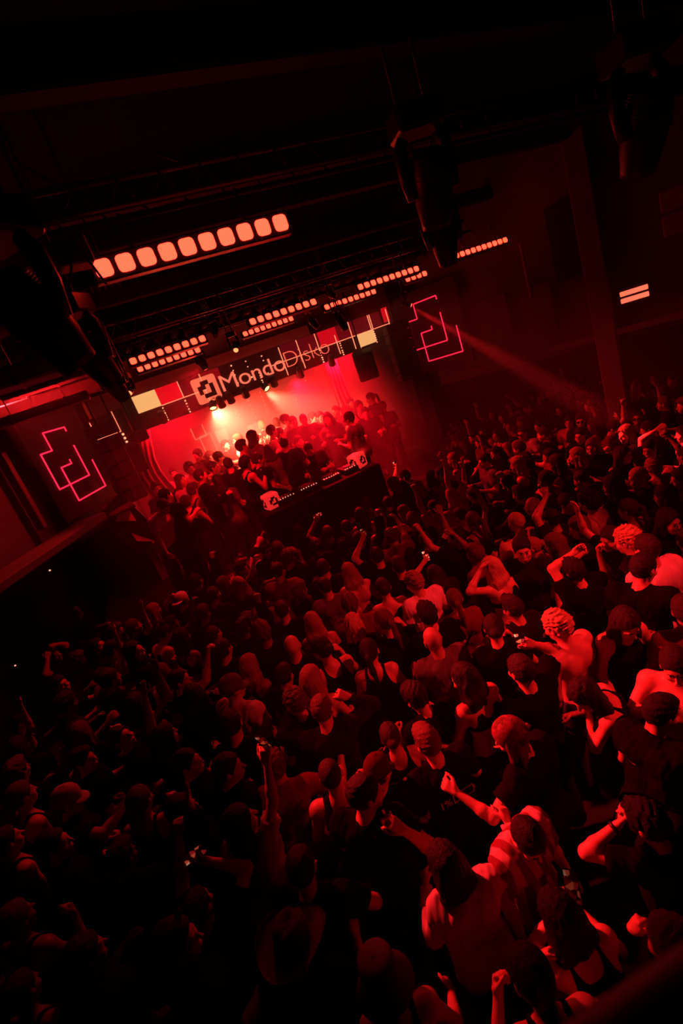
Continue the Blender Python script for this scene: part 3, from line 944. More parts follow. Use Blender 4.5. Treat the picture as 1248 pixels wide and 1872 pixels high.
# ------------------------------------------------------------------ LED sign over the stage
YS = 10.0
sx0 = atY(239.7, 726.8, YS)[0]; pitch = (atY(673.8, 575.3, YS)[0]-sx0)/12
ZT, ZM, ZB = 4.69, 4.375, 4.07
sign = thing('stage_sign', 'long lit sign over the stage with a square logo and large lit letters', 'sign', (sx0, YS, ZB))
SW = MB(); SW.box((6.0*pitch+.10, .09, .31), (12.2*pitch+.55, .14, .64), None, .01)
SW.build('panel', mat('sign_panel', (.10, .03, .03), .5, var=.2, vscale=3), sign)
SL = MB(); SL.box((-.55, .09, .10), (.62, .14, .80), None, .01); SL.build('side_panel', MATS['sign_panel'], sign)
def sbox(name, x0, x1, z0, z1, m, y=.014, th=.012, label=None):
    b = MB(); b.box(((x0+x1)/2, y, (z0+z1)/2), (x1-x0, th, z1-z0)); return b.build(name, m, sign, None, label)
zt, zm = ZT-ZB, ZM-ZB
sbox('pixel_square', 0, pitch, zm, zt, YEL, label='glowing yellow square'); sbox('pixel_square', pitch, 2*pitch, zm, zt, REDSQ, label='bright red square')
sbox('pixel_square', 9*pitch, 10*pitch, zm, zt, emat('red_square_soft', (1, .002, .014), .8), label='bright red square')
sbox('pixel_square', 11*pitch, 12*pitch, zm-.27, zm, YEL, label='glowing yellow square')
sbox('pixel_square', 3*pitch-.02, 3.9*pitch, zm+.1, zt, emat('dim_red_square', (1, .002, .014), .30), label='dim red square')
for k, st in ((7, .12), (8, .14), (10, .16), (11, .14), (12, .12)):
    sbox('pixel_square', k*pitch, (k+1)*pitch if k < 12 else 12.6*pitch, zm, zt, emat('dark_red_square_%d' % k, (1, .004, .03), st), label='faint red square')
sbox('pixel_square', 12.75*pitch, 13.1*pitch, zm+.05, zt+.04, emat('red_square_soft', (1, .002, .014), .8), label='bright red square')
sbox('light_line', pitch, 3.05*pitch, zm-.007, zm+.007, LINE, .004)
sbox('light_line', 6.2*pitch, 13.0*pitch, zm-.007, zm+.007, LINE, .004)
def vline(k, z0, z1, w=.014): sbox('light_line', k*pitch-w/2, k*pitch+w/2, z0, z1, LINE, .004)
for k, z0, z1 in ((2, zm, zt), (3, .02, zt), (6.9, .02, zt-.02), (7.85, .03, zt), (8.85, .28, zt), (9.85, .06, zt-.16), (10.75 - .0, .04, zt), (12, zm, zt), (13, zm-.04, zt), (11.9, zm-.02, zt)):
    vline(k, z0, z1)
def dots(k, zs, r=.012):
    for z, rr in zs:
        m = MB(); m.lathe([(.0005, -.006), (r*rr, -.006), (r*rr, .006), (.0005, .006)], 10, Matrix.Translation((k*pitch, .004, z)) @ Matrix.Rotation(math.pi/2, 4, 'X'))
        m.build('light_dot', DOT, sign)
rd = random.Random(3)
for k in (1, 2, 4.5, 5.2, 5.6, 6.0, 8.85, 10, 11.0, 12.0):
    up_part = k in (4.5, 5.2, 6.0)
    z = .02
    while z < (zt-.04 if up_part else zm-.02):
        if rd.random() < .75 or not up_part: dots(k, [(z, rd.uniform(.7, 1.35))])
        z += rd.uniform(.04, .06) if not up_part else rd.uniform(.06, .12)
# outlined square and string of lamps on the side panel
for a, b in (((-.84, .12), (-.84, .44)), ((-.84, .12), (-.42, .12)), ((-.42, .12), (-.42, .50))):
    x0, x1 = sorted((a[0], b[0])); z0, z1 = sorted((a[1], b[1]))
    sbox('light_line', x0-.006, x1+.006, z0-.006, z1+.006, LINE, .004)
for j in range(5): dots(-.41/pitch, [(.06-.075*j, 1.9)])
# logo: lit square with the stepped mark left dark
lg0, lg1 = atY(352, 695, YS)[0]-sx0, atY(398, 676, YS)[0]-sx0
LG = atY(347, 695, YS)[0]-sx0-.015; LGW = .485; LGH = .49; LGZ = .062
def rounded(x0, z0, w, hgt, r, n=5):
    pts = []
    for cx_, cz_, a0 in ((x0+w-r, z0+r, -90), (x0+w-r, z0+hgt-r, 0), (x0+r, z0+hgt-r, 90), (x0+r, z0+r, 180)):
        for i in range(n+1):
            a = math.radians(a0+90*i/n); pts.append((cx_+r*math.cos(a), cz_+r*math.sin(a)))
    return pts
m = MB(); m.prism(rounded(LG, LGZ, LGW, LGH, .05), .014); m.build('logo_plate', LOGO, sign, (0, .0, 0))
MARK = [(1, 3), (2, 3), (0, 2), (1, 2), (0, 1), (3, 2), (3, 1), (1, 0), (2, 0), (3, 0)]
MARK_A = [(0, 1), (0, 3), (1, 3), (1, 4), (3, 4), (3, 3), (2, 3), (2, 2), (1, 2), (1, 1)]
MARK_B = [(1, 0), (4, 0), (4, 3), (3, 3), (3, 1), (1, 1)]
def mark(parent, x0, z0, u, w, m, y=0.0, depth=.006, M=None):
    for poly in (MARK_A, MARK_B):
        b = MB(); b.prism([(x0+p*u, z0+q*w) for p, q in poly], depth, M)
        b.build('logo_mark', m, parent, (0, y, 0) if M is None else None)
mark(sign, LG+.085, LGZ+.085, .079, .082, mat('sign_dark', (.03, .005, .005), .5), -.007)
# lettering
def text(body, size, off, x, z, m, width=None, sp=1.0, parent=None, y=-.004):
    c = bpy.data.curves.new('lettering', 'FONT'); c.body = body; c.size = size; c.offset = off; c.extrude = .004; c.space_character = sp
    o = bpy.data.objects.new('lettering', c); COL.objects.link(o)
    bpy.context.view_layer.update()
    me = bpy.data.meshes.new_from_object(o.evaluated_get(bpy.context.evaluated_depsgraph_get()))
    bpy.data.objects.remove(o)
    me.transform(Matrix.Rotation(math.pi/2, 4, 'X'))
    xs = [q.co.x for q in me.vertices]; x0 = min(xs)
    k = (width or max(xs)-x0)/(max(xs)-x0)
    for q in me.vertices: q.co.x = (q.co.x-x0)*k
    me.materials.clear()
    return link('lettering', me, m, parent, (x, y, z), 'bold lit letters' if body[0] == 'M' else 'thin lit letters')
tx0, tx1, tx2 = atY(408, 718, YS)[0]-sx0, atY(524, 672, YS)[0]-sx0, atY(604, 645, YS)[0]-sx0
LET = emat('lit_lettering', (.95, .16, .09), 1.5); LET2 = emat('lit_lettering_thin', (.9, .11, .06), 1.6)
text('Mondo', .45, -.001, tx0+.02, .15, LET, tx1-tx0-.03, .95, sign)
text('Disko', .47, -.012, tx1+.02, .155, LET2, tx2-tx1-.02, .95, sign)
# par cans hanging under the sign
def parcan(p, d, lit, label, sc=1.0):
    r = thing('par_can', label, 'stage light', p, 0, 'small stage lights under the sign')
    M = frame_to((0, 0, 0), d) @ Matrix.Scale(sc, 4)
    b = MB(); b.lathe([(.02, -.16), (.055, -.15), (.075, -.06), (.078, .06), (.082, .065), (.082, .08), (.072, .08), (.068, .05), (.001, .05)], 20, M); b.build('housing', METAL, r)
    g = MB(); g.lathe([(.001, .052), (.066, .052), (.060, .062), (.001, .066)], 20, M); g.build('lens', lit, r)
    y = MB(); y.tube([M @ Vector((-.09, 0, 0)), M @ Vector((-.095, 0, .0))+Vector((0, 0, .12)), M @ Vector((.095, 0, 0))+Vector((0, 0, .12)), M @ Vector((.09, 0, 0))], .008, 6); y.build('yoke', METAL, r)
    return r
DULL = mat('unlit_lens', (.35, .12, .12), .15, spec=.7)
HOT = emat('hot_lens', (1.0, .50, .10), 9.0)
for i, (u, v, on) in enumerate(((298, 764, 0), (388, 741, 1), (404, 737, 0), (421, 729, 0), (448, 719, 0), (484, 707, 1), (500, 699, 0), (548, 683, 0), (606, 661, 0))):
    p = atY(u, v, YS+.02); d = (.15, .5, -.8) if not on else ((-.15, -.45, -.75) if i == 1 else (.25, -.62, -.75))
    parcan(p, d, HOT if on else DULL, ('lit yellow stage lamp under the logo end of the sign' if i == 1 else 'lit yellow stage lamp under the middle of the sign') if on else
           'unlit round stage lamp under the sign, %s' % ('at the curtain end', '', 'right beside the lit one below the logo', 'below the letter M', 'below the first letter o', '', 'right beside the lit one below the letters', 'below the letter s', 'below the last square')[i])

# ------------------------------------------------------------------ neon emblems on the two walls
def emblem(a, t, n, K, L, A, C, label):
    """stepped outline in neon on a dark board; K, L, A, C are pixels of four of its corners"""
    pk, pl, pa, pcn = [on_wall(*q, a, n) for q in (K, L, A, C)]
    u = float((pl-pk) @ t)/3; w = float(pa[2]-pcn[2])
    r = thing('neon_emblem', label, 'neon sign', pk, math.atan2(t[1], t[0]), 'neon emblems beside the stage')
    P = lambda x, z: ((x-1)*u, -.05, (z-1)*w)
    b = MB(); b.box((1.0*u, .0, 2*w), (5.4*u, .06, 5.6*w), None, .01); b.build('board', mat('emblem_board', (.035, .02, .024), .7), r)
    for pts in ([(3, 4.75), (3, 5), (1, 5), (1, 4), (0, 4), (0, 2), (1, 2), (1, 3), (2, 3), (2, 3.25)], [(3, 3.9), (3, 2), (1, 2)], [(1, 2), (1, 1), (4, 1), (4, 2.75)]):
        m = MB()
        for p, q in zip(pts[:-1], pts[1:]):
            m.tube([P(*p), P(*q)], .011, 8)
        m.build('neon_tube', NEON, r)
    return r
def crop(o, k, x, y): return (o[0]+x/k, o[1]+y/k)
oL, oR = (40, 760), (720, 520); kL, kR = 6.933, 7.8
emblem(aL, tL, nL, crop(oL, kL, 690, 1088), crop(oL, kL, 1030, 900), crop(oL, kL, 232, 250), crop(oL, kL, 352, 470), 'pink neon stepped emblem on the left wall beside the tall speaker')
emblem(aR, tR, nR, crop(oR, kR, 512, 1088), crop(oR, kR, 1000, 960), crop(oR, kR, 275, 290), crop(oR, kR, 338, 495), 'pink neon stepped emblem on the right wall where a light beam crosses it')

# ------------------------------------------------------------------ LED bars on the ceiling trusses
BAR_POWER = 1.0
def led_bar(p0, p1, n, label, tilt=.25, size=.70, group='LED bars hung across the hall'):
    p0, p1 = np.array(p0), np.array(p1); L = np.linalg.norm(p1-p0); step = L/(n-1); c = (p0+p1)/2
    r = thing('led_bar', label, 'stage light', c, math.atan2(p1[1]-p0[1], p1[0]-p0[0]), group)
    R = rotx(-tilt)
    b = MB(); b.box(R @ np.array([0, .06, .02]), (L+step*1.15, .10, step*1.12), R, .012); b.build('housing', METAL, r)
    for i in range(n):
        x = -L/2+i*step; q = step*size
        oc = rounded(x-q/2, -q/2, q, q, q*.26, 3)
        m = MB(); pts = [(a, 0, z) for a, z in oc]; inn = [(x+(a-x)*.80, -.018, z*.80) for a, z in oc]; nn = len(oc)
        vs = [R @ (np.array(p)+np.array([0, .008, .02])) for p in pts+inn]
        m.add(vs, [tuple(range(nn, 2*nn))]+[(k, (k+1) % nn, nn+(k+1) % nn, nn+k) for k in range(nn)])
        m.build('led_cell', CELL, r)
    for sx in (-1, 1):
        m = MB(); m.tube([(sx*L*.32, .06, step*.5), (sx*L*.32, .06, step*.5+.25)], .012, 6); m.build('bracket', METAL, r)
    return r
Y1, Y2 = 7.5, 8.5
led_bar(atY(193, 498, 3.8), atY(514, 409, 3.8), 10, 'large bar of ten glowing red lamps nearest the balcony', .0, .76)
led_bar(atY(244, 661, Y1), atY(371, 622, Y1), 9, 'bar of nine red lamps above the yellow square of the sign')
led_bar(atY(257, 676, Y2), atY(362, 642, Y2), 9, 'lower bar of nine red lamps just above the yellow square of the sign')
led_bar(atY(463, 589, Y1), atY(574, 554, Y1), 9, 'bar of nine red lamps above the middle of the sign')
led_bar(atY(449, 611, Y2), atY(533, 585, Y2), 9, 'shorter lower bar of nine red lamps above the bold letters')
led_bar(atY(598, 561, Y2), atY(684, 536, Y2), 9, 'bar of red lamps above the thin letters')
led_bar(atY(660, 526, Y1), atY(762, 493, Y1), 10, 'bar of ten red lamps left of the hanging moving head')
led_bar(atY(746, 511, Y2), atY(777, 502, Y2), 4, 'short bar of four red lamps half hidden by the moving head')
led_bar(atY(836, 469, 7.1), atY(924, 440, 7.1), 10, 'bar of ten red lamps at the right end of the truss')
# truss tubes carrying the bars
for y, z, xa, xb, nm, lb in ((3.95, 5.55, -3.0, 8.8, 'truss', 'dark truss pipe over the nearest lamp bar'), (7.7, 5.35, -1.0, 6.9, 'truss', 'dark truss pipe over the front row of lamp bars'), (8.7, 5.20, -.5, 6.4, 'truss', 'dark truss pipe over the rear row of lamp bars')):
    r = thing(nm, lb, 'truss', (0, y, z), 0, 'trusses under the ceiling')
    for (dy, dz) in ((-.12, 0), (.12, 0), (0, .2)):
        m = MB(); m.tube([(xa, dy, dz), (xb, dy, dz)], .024, 8); m.build('chord', METAL, r)
    m = MB()
    for i in range(int((xb-xa)/.3)):
        x = xa+i*.3
        m.tube([(x, -.12, 0), (x+.15, 0, .2)], .009, 5); m.tube([(x+.15, 0, .2), (x+.3, .12, 0)], .009, 5)
    m.build('lacing', METAL, r)

# ------------------------------------------------------------------ moving heads
def moving_head(p, d, sc, label, lit=False, top=.5, group='moving head lamps'):
    """p: middle of the head; d: where it points; the yoke hangs from a base box above"""
    r = thing('moving_head', label, 'stage light', p, 0, group)
    S = lambda v: np.array(v, float)*sc
    up_ = np.array([0, 0, 1.0]); dv = unit(d); ax = unit(np.cross(up_, dv)) if abs(dv[2]) < .98 else np.array([1.0, 0, 0])
    M = frame_to((0, 0, 0), dv) @ Matrix.Scale(sc, 4)
    m = MB(); m.lathe([(.04, -.24), (.09, -.23), (.125, -.15), (.135, -.02), (.125, .10), (.105, .20), (.10, .24), (.088, .24), (.085, .22), (.001, .22)], 28, M); m.build('head', METAL, r)
    m = MB(); m.lathe([(.001, .222), (.084, .222), (.078, .236), (.04, .246), (.001, .248)], 24, M); m.build('lens', GLOW if lit else mat('dark_lens', (.03, .02, .02), .06, spec=.9), r)
    m = MB()
    for i in range(9):
        z = -.19+i*.014; m.lathe([(.10+.004*i, z), (.118+.003*i, z), (.118+.003*i, z+.006), (.10+.004*i, z+.006)], 20, M)
    m.build('cooling_fins', METAL, r)
    for sx in (-1, 1):
        a = ax*sx*.155*sc
        m = MB(); bpt = [a+S((0, 0, -.03)), a*1.1+S((0, 0, .12)), a*1.05+S((0, 0, .26)), a*.8+S((0, 0, .33))]
        m.tube(bpt, [.035*sc, .045*sc, .045*sc, .04*sc], 10); m.build('yoke_arm', METAL, r)
    R = np.stack([ax, np.cross(up_, ax), up_], 1)
    m = MB(); m.box(S((0, 0, .42)), S((.34, .26, .16)), R, .02*sc); m.build('base', METAL, r)
    m = MB(); m.box(R @ S((-.05, -.134, .43)), S((.10, .01, .05)), R, .003); m.build('display', mat('display_dark', (.12, .10, .10), .2), r)
    for sx in (-1, 1):
        m = MB(); q = ax*sx*.1*sc+S((0, 0, .5)); m.tube([q, q+np.array([0, 0, max(6.5-p[2]-q[2], .1)])], .012, 6); m.build('hanger', METAL, r)
    return r
moving_head(atD(74, 588, 2.0), (.30, .30, -.9), .86, 'big black moving head lamp, nearest of the row at the upper left')
moving_head(atD(170, 656, 3.3), (.3, .4, -.85), .80, 'black moving head lamp, second in the row at the upper left')
moving_head(atD(208, 704, 5.2), (.25, .4, -.88), .75, 'black moving head lamp, third in the row above the sign end')
moving_head(atD(238, 712, 6.6), (-.35, -.75, -.45), .42, 'small lit moving head lamp just above the yellow square', True)
moving_head(atD(430, 634, 7.6), (-.3, -.72, -.5), .45, 'small lit moving head lamp above the logo of the sign', True)
moving_head(atD(368, 662, 8.3), (.1, -.2, -.9), .6, 'dark unlit lamp hanging in front of the logo')
moving_head(atD(625, 590, 8.8), (.1, -.2, -.9), .6, 'dark unlit lamp hanging in front of the right half of the sign')
moving_head(atD(573, 590, 8.6), (.2, -.4, -.8), .5, 'dark unlit lamp above the thin letters')
moving_head(atD(742, 556, 8.6), (.63, -.60, -.50), .40, 'small lit moving head lamp sending a beam past the right emblem', True)
moving_head(atD(790, 345, 3.4), (.10, .35, -.92), 1.0, 'black moving head lamp hanging over the middle of the crowd', False, .55)
moving_head(atD(812, 440, 4.4), (.15, .3, -.92), .85, 'black moving head lamp behind the one over the middle', False, .4)
moving_head(atD(1178, 235, 3.0), (.1, .4, -.9), 1.0, 'black moving head lamp at the upper right under the ceiling', False, .5)
for (l, t, lb) in (((4.2, 8.0, 5.0), (6.6, 5.0, 1.6), 'added lamp body hanging between the two middle lamp bars'), ((2.0, 8.2, 5.0), (.6, 6.0, 1.6), 'added lamp body hanging left of the lit lamp above the logo'),
                   ((-.2, 7.6, 5.0), (-2.6, 6.2, 2.2), 'added lamp body hanging above the left emblem')):
    dd = unit(np.array(t)-np.array(l)); moving_head(np.array(l)-dd*.16, dd, .42, lb)  # bodies added to house the crowd and wall fill spots
# ------------------------------------------------------------------ speakers, curtains, booth
SPK = mat('speaker_black', (.022, .02, .02), .75, bump=.4, scale=160)
GRL = mat('speaker_grille', (.035, .032, .032), .5, bump=.6, scale=300)
def line_array(p, top_z, bot_z, w, rz, n, label):
    r = thing('line_array', label, 'loudspeaker', (p[0], p[1], (top_z+bot_z)/2), rz, 'tall speaker columns beside the stage')
    H_ = (top_z-bot_z)/n
    for i in range(n):
        z = (top_z-bot_z)/2-H_*(i+.5)
        m = MB(); m.box((0, 0, z), (w, .34, H_*.95), rotx(-.03*i), .015); c = m.build('cabinet', SPK, r)
        if i == 0: m2 = MB(); m2.tube([(0, 0, z), (0, 0, 5.3-(top_z+bot_z)/2)], .02, 6); m2.build('hanger', METAL, r)
        m = MB(); m.box((0, -.175, z), (w*.9, .012, H_*.82), rotx(-.03*i), .004); m.build('grille', GRL, c)
    return r
pL = atY(212, 845, 8.95)
line_array(pL, 4.42, 3.05, .40, .25, 6, 'tall black speaker column beside the left neon emblem')
pR = atY(736, 642, 9.35)
line_array(pR, 4.35, 3.12, .50, -.25, 6, 'tall black speaker column beside the right neon emblem')
def box_speaker(p, d, rz, tl, label):
    r = thing('loudspeaker', label, 'loudspeaker', p, rz, 'box speakers at the stage edges')
    R = rotx(tl)
    m = MB(); m.box((0, 0, 0), d, R, .03); m.build('cabinet', SPK, r)
    m = MB(); m.box(R @ np.array([0, -d[1]/2-.004, 0]), (d[0]*.86, .012, d[2]*.88), R, .005); m.build('grille', GRL, r)
    m = MB(); m.tube([(0, 0, d[2]/2-.02), (0, 0, 5.27-p[2])], .016, 6); m.build('bracket', METAL, r)
    return r
box_speaker(atY(240, 838, 9.6), (.42, .34, .52), .2, .15, 'boxy black speaker hanging behind the tall left column')
box_speaker(atY(668, 667, 9.9), (.44, .36, .60), -.5, .30, 'tilted black speaker hanging left of the tall right column')
box_speaker(atY(253, 797, 9.7), (.30, .26, .20), .2, .1, 'small dark projector box under the left end of the sign')

CURT = mat('stage_curtain', (.36, .28, .28), .85, bump=.15, scale=50, var=.1)
def curtain(pts, w0, w1, label, nf=4, amp=.024):
    """gathered drape: a folded sheet that hangs along pts and is w0 wide at the top, w1 at the foot"""
    pts = [np.array(p) for p in pts]; n = 60; rows = []
    for i, p in enumerate(pts):
        f = i/(len(pts)-1); w = w0+(w1-w0)*f
        rows.append([(p[0]-w/2+w*j/n, p[1]+amp*(.5+f)*math.sin(2*math.pi*nf*j/n+.6*math.sin(i)), p[2]) for j in range(n+1)])
    vs = [q for r_ in rows for q in r_]; N = n+1
    back = [(x, y+.012, z) for x, y, z in vs]; B = len(vs); fs = []
    for i in range(len(pts)-1):
        for j in range(n):
            a = i*N+j; fs += [(a, a+1, a+N+1, a+N), (B+a, B+a+N, B+a+N+1, B+a+1)]
    for i in range(len(pts)-1):
        for j in (0, n): a = i*N+j; fs.append((a, a+N, B+a+N, B+a))
    for j in range(n):
        for i in (0, len(pts)-1): a = i*N+j; fs.append((a, B+a, B+a+1, a+1))
    o = MB().add(vs+back, fs, True).build('curtain', CURT)
    tag(o, label, 'curtain', 'stage curtains'); return o
cl = [atY(u, v, 10.6) for u, v in ((258, 790), (262, 820), (266, 845), (275, 868), (290, 890), (302, 905))]
cl += [np.array([cl[-1][0]+.05, 10.6, STZ+.02])]
curtain(cl, .35, .55, 'gathered stage curtain hanging at the left edge of the stage')
cr = [atY(u, v, 10.7) for u, v in ((604, 660), (614, 690), (624, 715), (632, 735), (640, 755))]
cr += [np.array([cr[-1][0]+.05, 10.7, STZ+.02])]
curtain(cr, .30, .50, 'gathered stage curtain hanging at the right edge of the stage')

# pale patterned board leaning at the left edge of the stage
bd = thing('leaning_board', 'dark board with two pale corner patches leaning at the left end of the stage', 'board', atY(238, 960, 8.6), .5)
m = MB(); m.box((0, .02, 0), (.55, .03, .95), roty(-.35), .006); m.build('board', BLACK, bd)
PALE = mat('pale_board_paint', (.75, .72, .72), .7, var=.1)
for c, pl in (((-.02, .14), [(-.17, .02), (-.02, .20), (.12, .12), (.14, -.12)]), ((.05, -.22), [(-.10, .10), (.20, -.22), (-.08, -.06)])):
    m = MB(); m.prism([(c[0]+a, c[1]+b) for a, b in pl], .012); m.build('pale_patch', PALE, bd, (0, -.012, 0), 'pale cut-out patch')
sb = thing('stage_shelf', 'slanted red-lit shelf at the foot of the tall left speaker', 'shelf', atY(213, 925, 8.7), .3)
m = MB(); m.box((0, 0, 0), (.42, .5, .05), rotx(.4), .01); m.build('top', GAL, sb)
m = MB(); m.box((0, .12, -.30), (.36, .06, .5), None, .01); m.build('bracket', GAL, sb)

# LED pattern on the stage back wall
yb = 15.28
for lab, u, v, w, hh, kind in (('small outlined square of light on the back wall beside the left curtain', 363, 790, .36, .36, 'open'), ('solid lit square on the stage back wall over the heads', 406, 796, .34, .36, 'solid'),
                               ('tall outlined rectangle of light on the back wall', 382, 813, .34, .62, 'rect'), ('solid lit square on the back wall behind the performers', 465, 785, .36, .36, 'solid')):
    p = atY(u, v, yb); r = thing('light_square', lab, 'light square', p, 0, 'light panels on the stage back wall')
    if kind == 'solid':
        m = MB(); m.box((0, 0, 0), (w, .02, hh)); m.build('lit_face', emat('backwall_square', (1, .22, .10), 2.2), r)
    else:
        for (cx_, cz_, a, b) in ((-w/2, 0, .02, hh), (w/2, 0, .02, hh), (0, -hh/2, w, .02))+(((0, hh/2, w, .02),) if kind == 'rect' else ()):
            m = MB(); m.box((cx_, 0, cz_), (a, .02, b)); m.build('light_line', LINE, r)
for j, (u, v, n) in enumerate(((445, 778, 9), (418, 775, 5), (462, 752, 6), (486, 745, 6), (545, 742, 5), (433, 760, 5), (399, 800, 5), (560, 700, 4))):
    p = atY(u, v, yb); r = thing('light_string', 'string of %d tiny lights on the back wall, %s' % (n, ('longest, over the crowd', 'left of the longest', 'right of the longest', 'near the middle', 'under the right half of the sign', 'above the longest', 'beside the solid square', 'highest of all')[j]), 'light string', p, 0, 'strings of tiny lights')
    for i in range(n):
        m = MB(); m.lathe([(.0005, -.006), (.018, -.006), (.018, .006), (.0005, .006)], 8, Matrix.Translation((0, 0, .5-.14*i)) @ Matrix.Rotation(math.pi/2, 4, 'X')); m.build('light_dot', DOT, r)

# DJ booth with a logo cube at each end
YB = 8.25
bl, br = atY(493, 912, YB), atY(653, 844, YB)
BT = (bl[2]+br[2])/2-.14
booth = thing('dj_booth', 'long black DJ booth with rows of tiny lights between two logo cubes', 'DJ booth', ((bl[0]+br[0])/2, YB, STZ))
bw = br[0]-bl[0]+.5
m = MB(); m.box((0, 0, (BT-STZ)/2), (bw, .75, BT-STZ), None, .02); m.build('counter', BLACK, booth)
m = MB(); m.box((0, .05, BT-STZ-.012), (bw-.1, .6, .02), None, .004); m.build('top', METAL, booth)
struct(MB().box((3.1, 8.3, STZ/2), (5.2, .8, STZ)).build('trim_stage_apron', BLACK))
rb_ = random.Random(5)
TINY = emat('tiny_light', (1, .35, .22), 1.6)
for i, (fx, wd) in enumerate(((-.62, .36), (-.1, .36), (.42, .36), (.92, .36))):
    d_ = thing('dj_deck', 'black DJ deck with small lights on the booth, %s' % ('nearest the left logo cube', 'second from the left cube', 'second from the right cube', 'nearest the right logo cube')[i], 'DJ deck', ((bl[0]+br[0])/2+fx*.9-.1, YB+.05, BT+.0), 0, 'decks on the DJ booth')
    m = MB(); m.box((0, 0, .05), (wd, .40, .09), None, .01); m.build('body', METAL, d_)
    m = MB(); m.lathe([(.001, .0), (.11, 0), (.11, .014), (.02, .018), (.001, .018)], 24, Matrix.Translation((0, .02, .095))); m.build('platter', GREYM, d_)
    for k in range(7):
        x_ = -wd/2+.03+k*(wd-.06)/6
        m = MB(); m.box((x_, -.17+.03*rb_.random(), .10), (.014, .014, .012)); m.build('indicator', TINY, d_)
LC = emat('logo_cube_lit', (1.0, .03, .03), .62, (.5, .2, .2))
def logo_cube(p, s, rz, label):
    r = thing('logo_cube', label, 'logo cube', (p[0], p[1], BT), rz, 'logo cubes on the booth')
    m = MB(); m.box((0, 0, s/2), (s, s, s), None, s*.10); m.build('cube', LC, r)
    dk = mat('logo_mark_dark', (.02, .004, .004), .6)
    mark(r, -s*.28, s*.5-s*.28, s*.14, s*.14, dk, -s/2-.003, .004)
    M = Matrix.Translation((-s/2-.003, 0, 0)) @ Matrix.Rotation(-math.pi/2, 4, 'Z')
    mark(r, -s*.28, s*.5-s*.28, s*.14, s*.14, dk, 0, .004, M)
    return r
logo_cube(bl, .27, .15, 'lit red cube with a dark stepped logo at the left end of the booth')
logo_cube(br, .27, .45, 'lit red cube with a dark stepped logo at the right end of the booth')

# emergency lamp on the right wall
p = on_right(1161, 536, .10)
em = thing('wall_lamp', 'bright two-bar wall lamp on the dark right wall', 'lamp', p, math.atan2(tR[1], tR[0]))
m = MB(); m.box((0, .03, 0), (.50, .08, .32), None, .02); m.build('housing', METAL, em)
for z in (.055, -.055):
    m = MB(); m.box((0, -.02, z), (.40, .03, .075), None, .008); m.build('lamp_tube', emat('wall_lamp_lit', (1, .13, .07), 1.6), em)
# dim box lamps and sensors further up the right wall
p = on_right(1243, 382, .12)
r = thing('wall_box', 'dim pale two-part box high on the right wall', 'lamp', p, math.atan2(tR[1], tR[0]))
for z in (.17, -.17):
    m = MB(); m.box((0, 0, z), (.45, .10, .30), None, .02); m.build('panel', GREYM, r)
# ductwork and cable trays under the left ceiling
for i, (u, v, dep, L, w, hh, lb) in enumerate(((30, 690, 3.2, 1.2, .30, .12, 'red-lit metal duct under the ceiling at the left edge'), (100, 694, 4.4, .9, .26, .10, 'flat metal cable tray between the hanging lamps'), (60, 740, 5.2, 2.0, .16, .16, 'metal duct crossing above the left wall'),
                                             (25, 768, 4.6, 1.4, .30, .08, 'pale curved duct end above the left emblem'))):
    p = atD(u, v, dep); r = thing('duct' if 'duct' in lb else 'cable_tray', lb, 'duct', p, 0, 'ducts under the ceiling')
    m = MB(); m.box((0, 0, 0), (L, w, hh), None, .015); m.build('channel', mat('duct_metal', (.30, .27, .27), .45, spec=.5, var=.25, vscale=8), r)
    for k in (-.35, 0, .35):
        m = MB(); m.box((k*L, 0, 0), (.03, w*1.06, hh*1.1), None, .004); m.build('collar', GREYM, r)
        m = MB(); m.tube([(k*L, 0, hh/2), (k*L, 0, max(6.4-p[2], .3))], .007, 5); m.build('hanger', METAL, r)
# ribbed acoustic panel and a pale box near the large lamp bar
p = atD(172, 520, 3.6); r = thing('acoustic_panel', 'ribbed panel hanging at the left end of the large lamp bar', 'acoustic panel', p, .0)
for k in range(7):
    m = MB(); m.box((-.14+k*.048, 0, 0), (.026, .34, .05), rotx(.4), .006); m.build('slat', mat('slat_paint', (.35, .30, .30), .6), r)
m = MB(); m.box((0, .02, .04), (.36, .36, .02), rotx(.4)); m.build('backing', BLACK, r)
for k in (-.12, .12): m = MB(); m.tube([(k, 0, .03), (k, 0, 6.5-p[2])], .008, 5); m.build('hanger', METAL, r)
p = atD(131, 465, 3.0); r = thing('junction_box', 'pale metal box with cables above the large lamp bar', 'junction box', p, .2)
m = MB(); m.box((0, 0, 0), (.20, .16, .16), None, .01); m.build('box', GREYM, r)
for k in (-1, 1):
    m = MB(); m.tube([(.03*k, -.085, .07), (.02*k, -.10, 0), (.06*k, -.09, -.10), (.12*k, 0, -.2)], .008, 6); m.build('cable', BLACK, r)
# pipes that catch the light under the dark ceiling
for i, (a, b, dep) in enumerate((((25, 292), (112, 342), 3.4), ((143, 319), (200, 330), 3.4), ((222, 272), (265, 302), 3.8), ((288, 282), (345, 300), 4.0), ((0, 358), (33, 370), 3.2))):
    p0, p1 = atD(*a, dep), atD(*b, dep); c = (p0+p1)/2
    o = MB().tube([p0-c, p1-c], .010, 8).build('ceiling_pipe', GREYM, None, tuple(c))
    tag(o, 'thin pipe glinting under the dark ceiling, %s' % ('longest at the far left', 'with a bracket end', 'above the lamp bar', 'right end of the group', 'cut by the left frame edge')[i], 'pipe', 'glinting ceiling pipes')
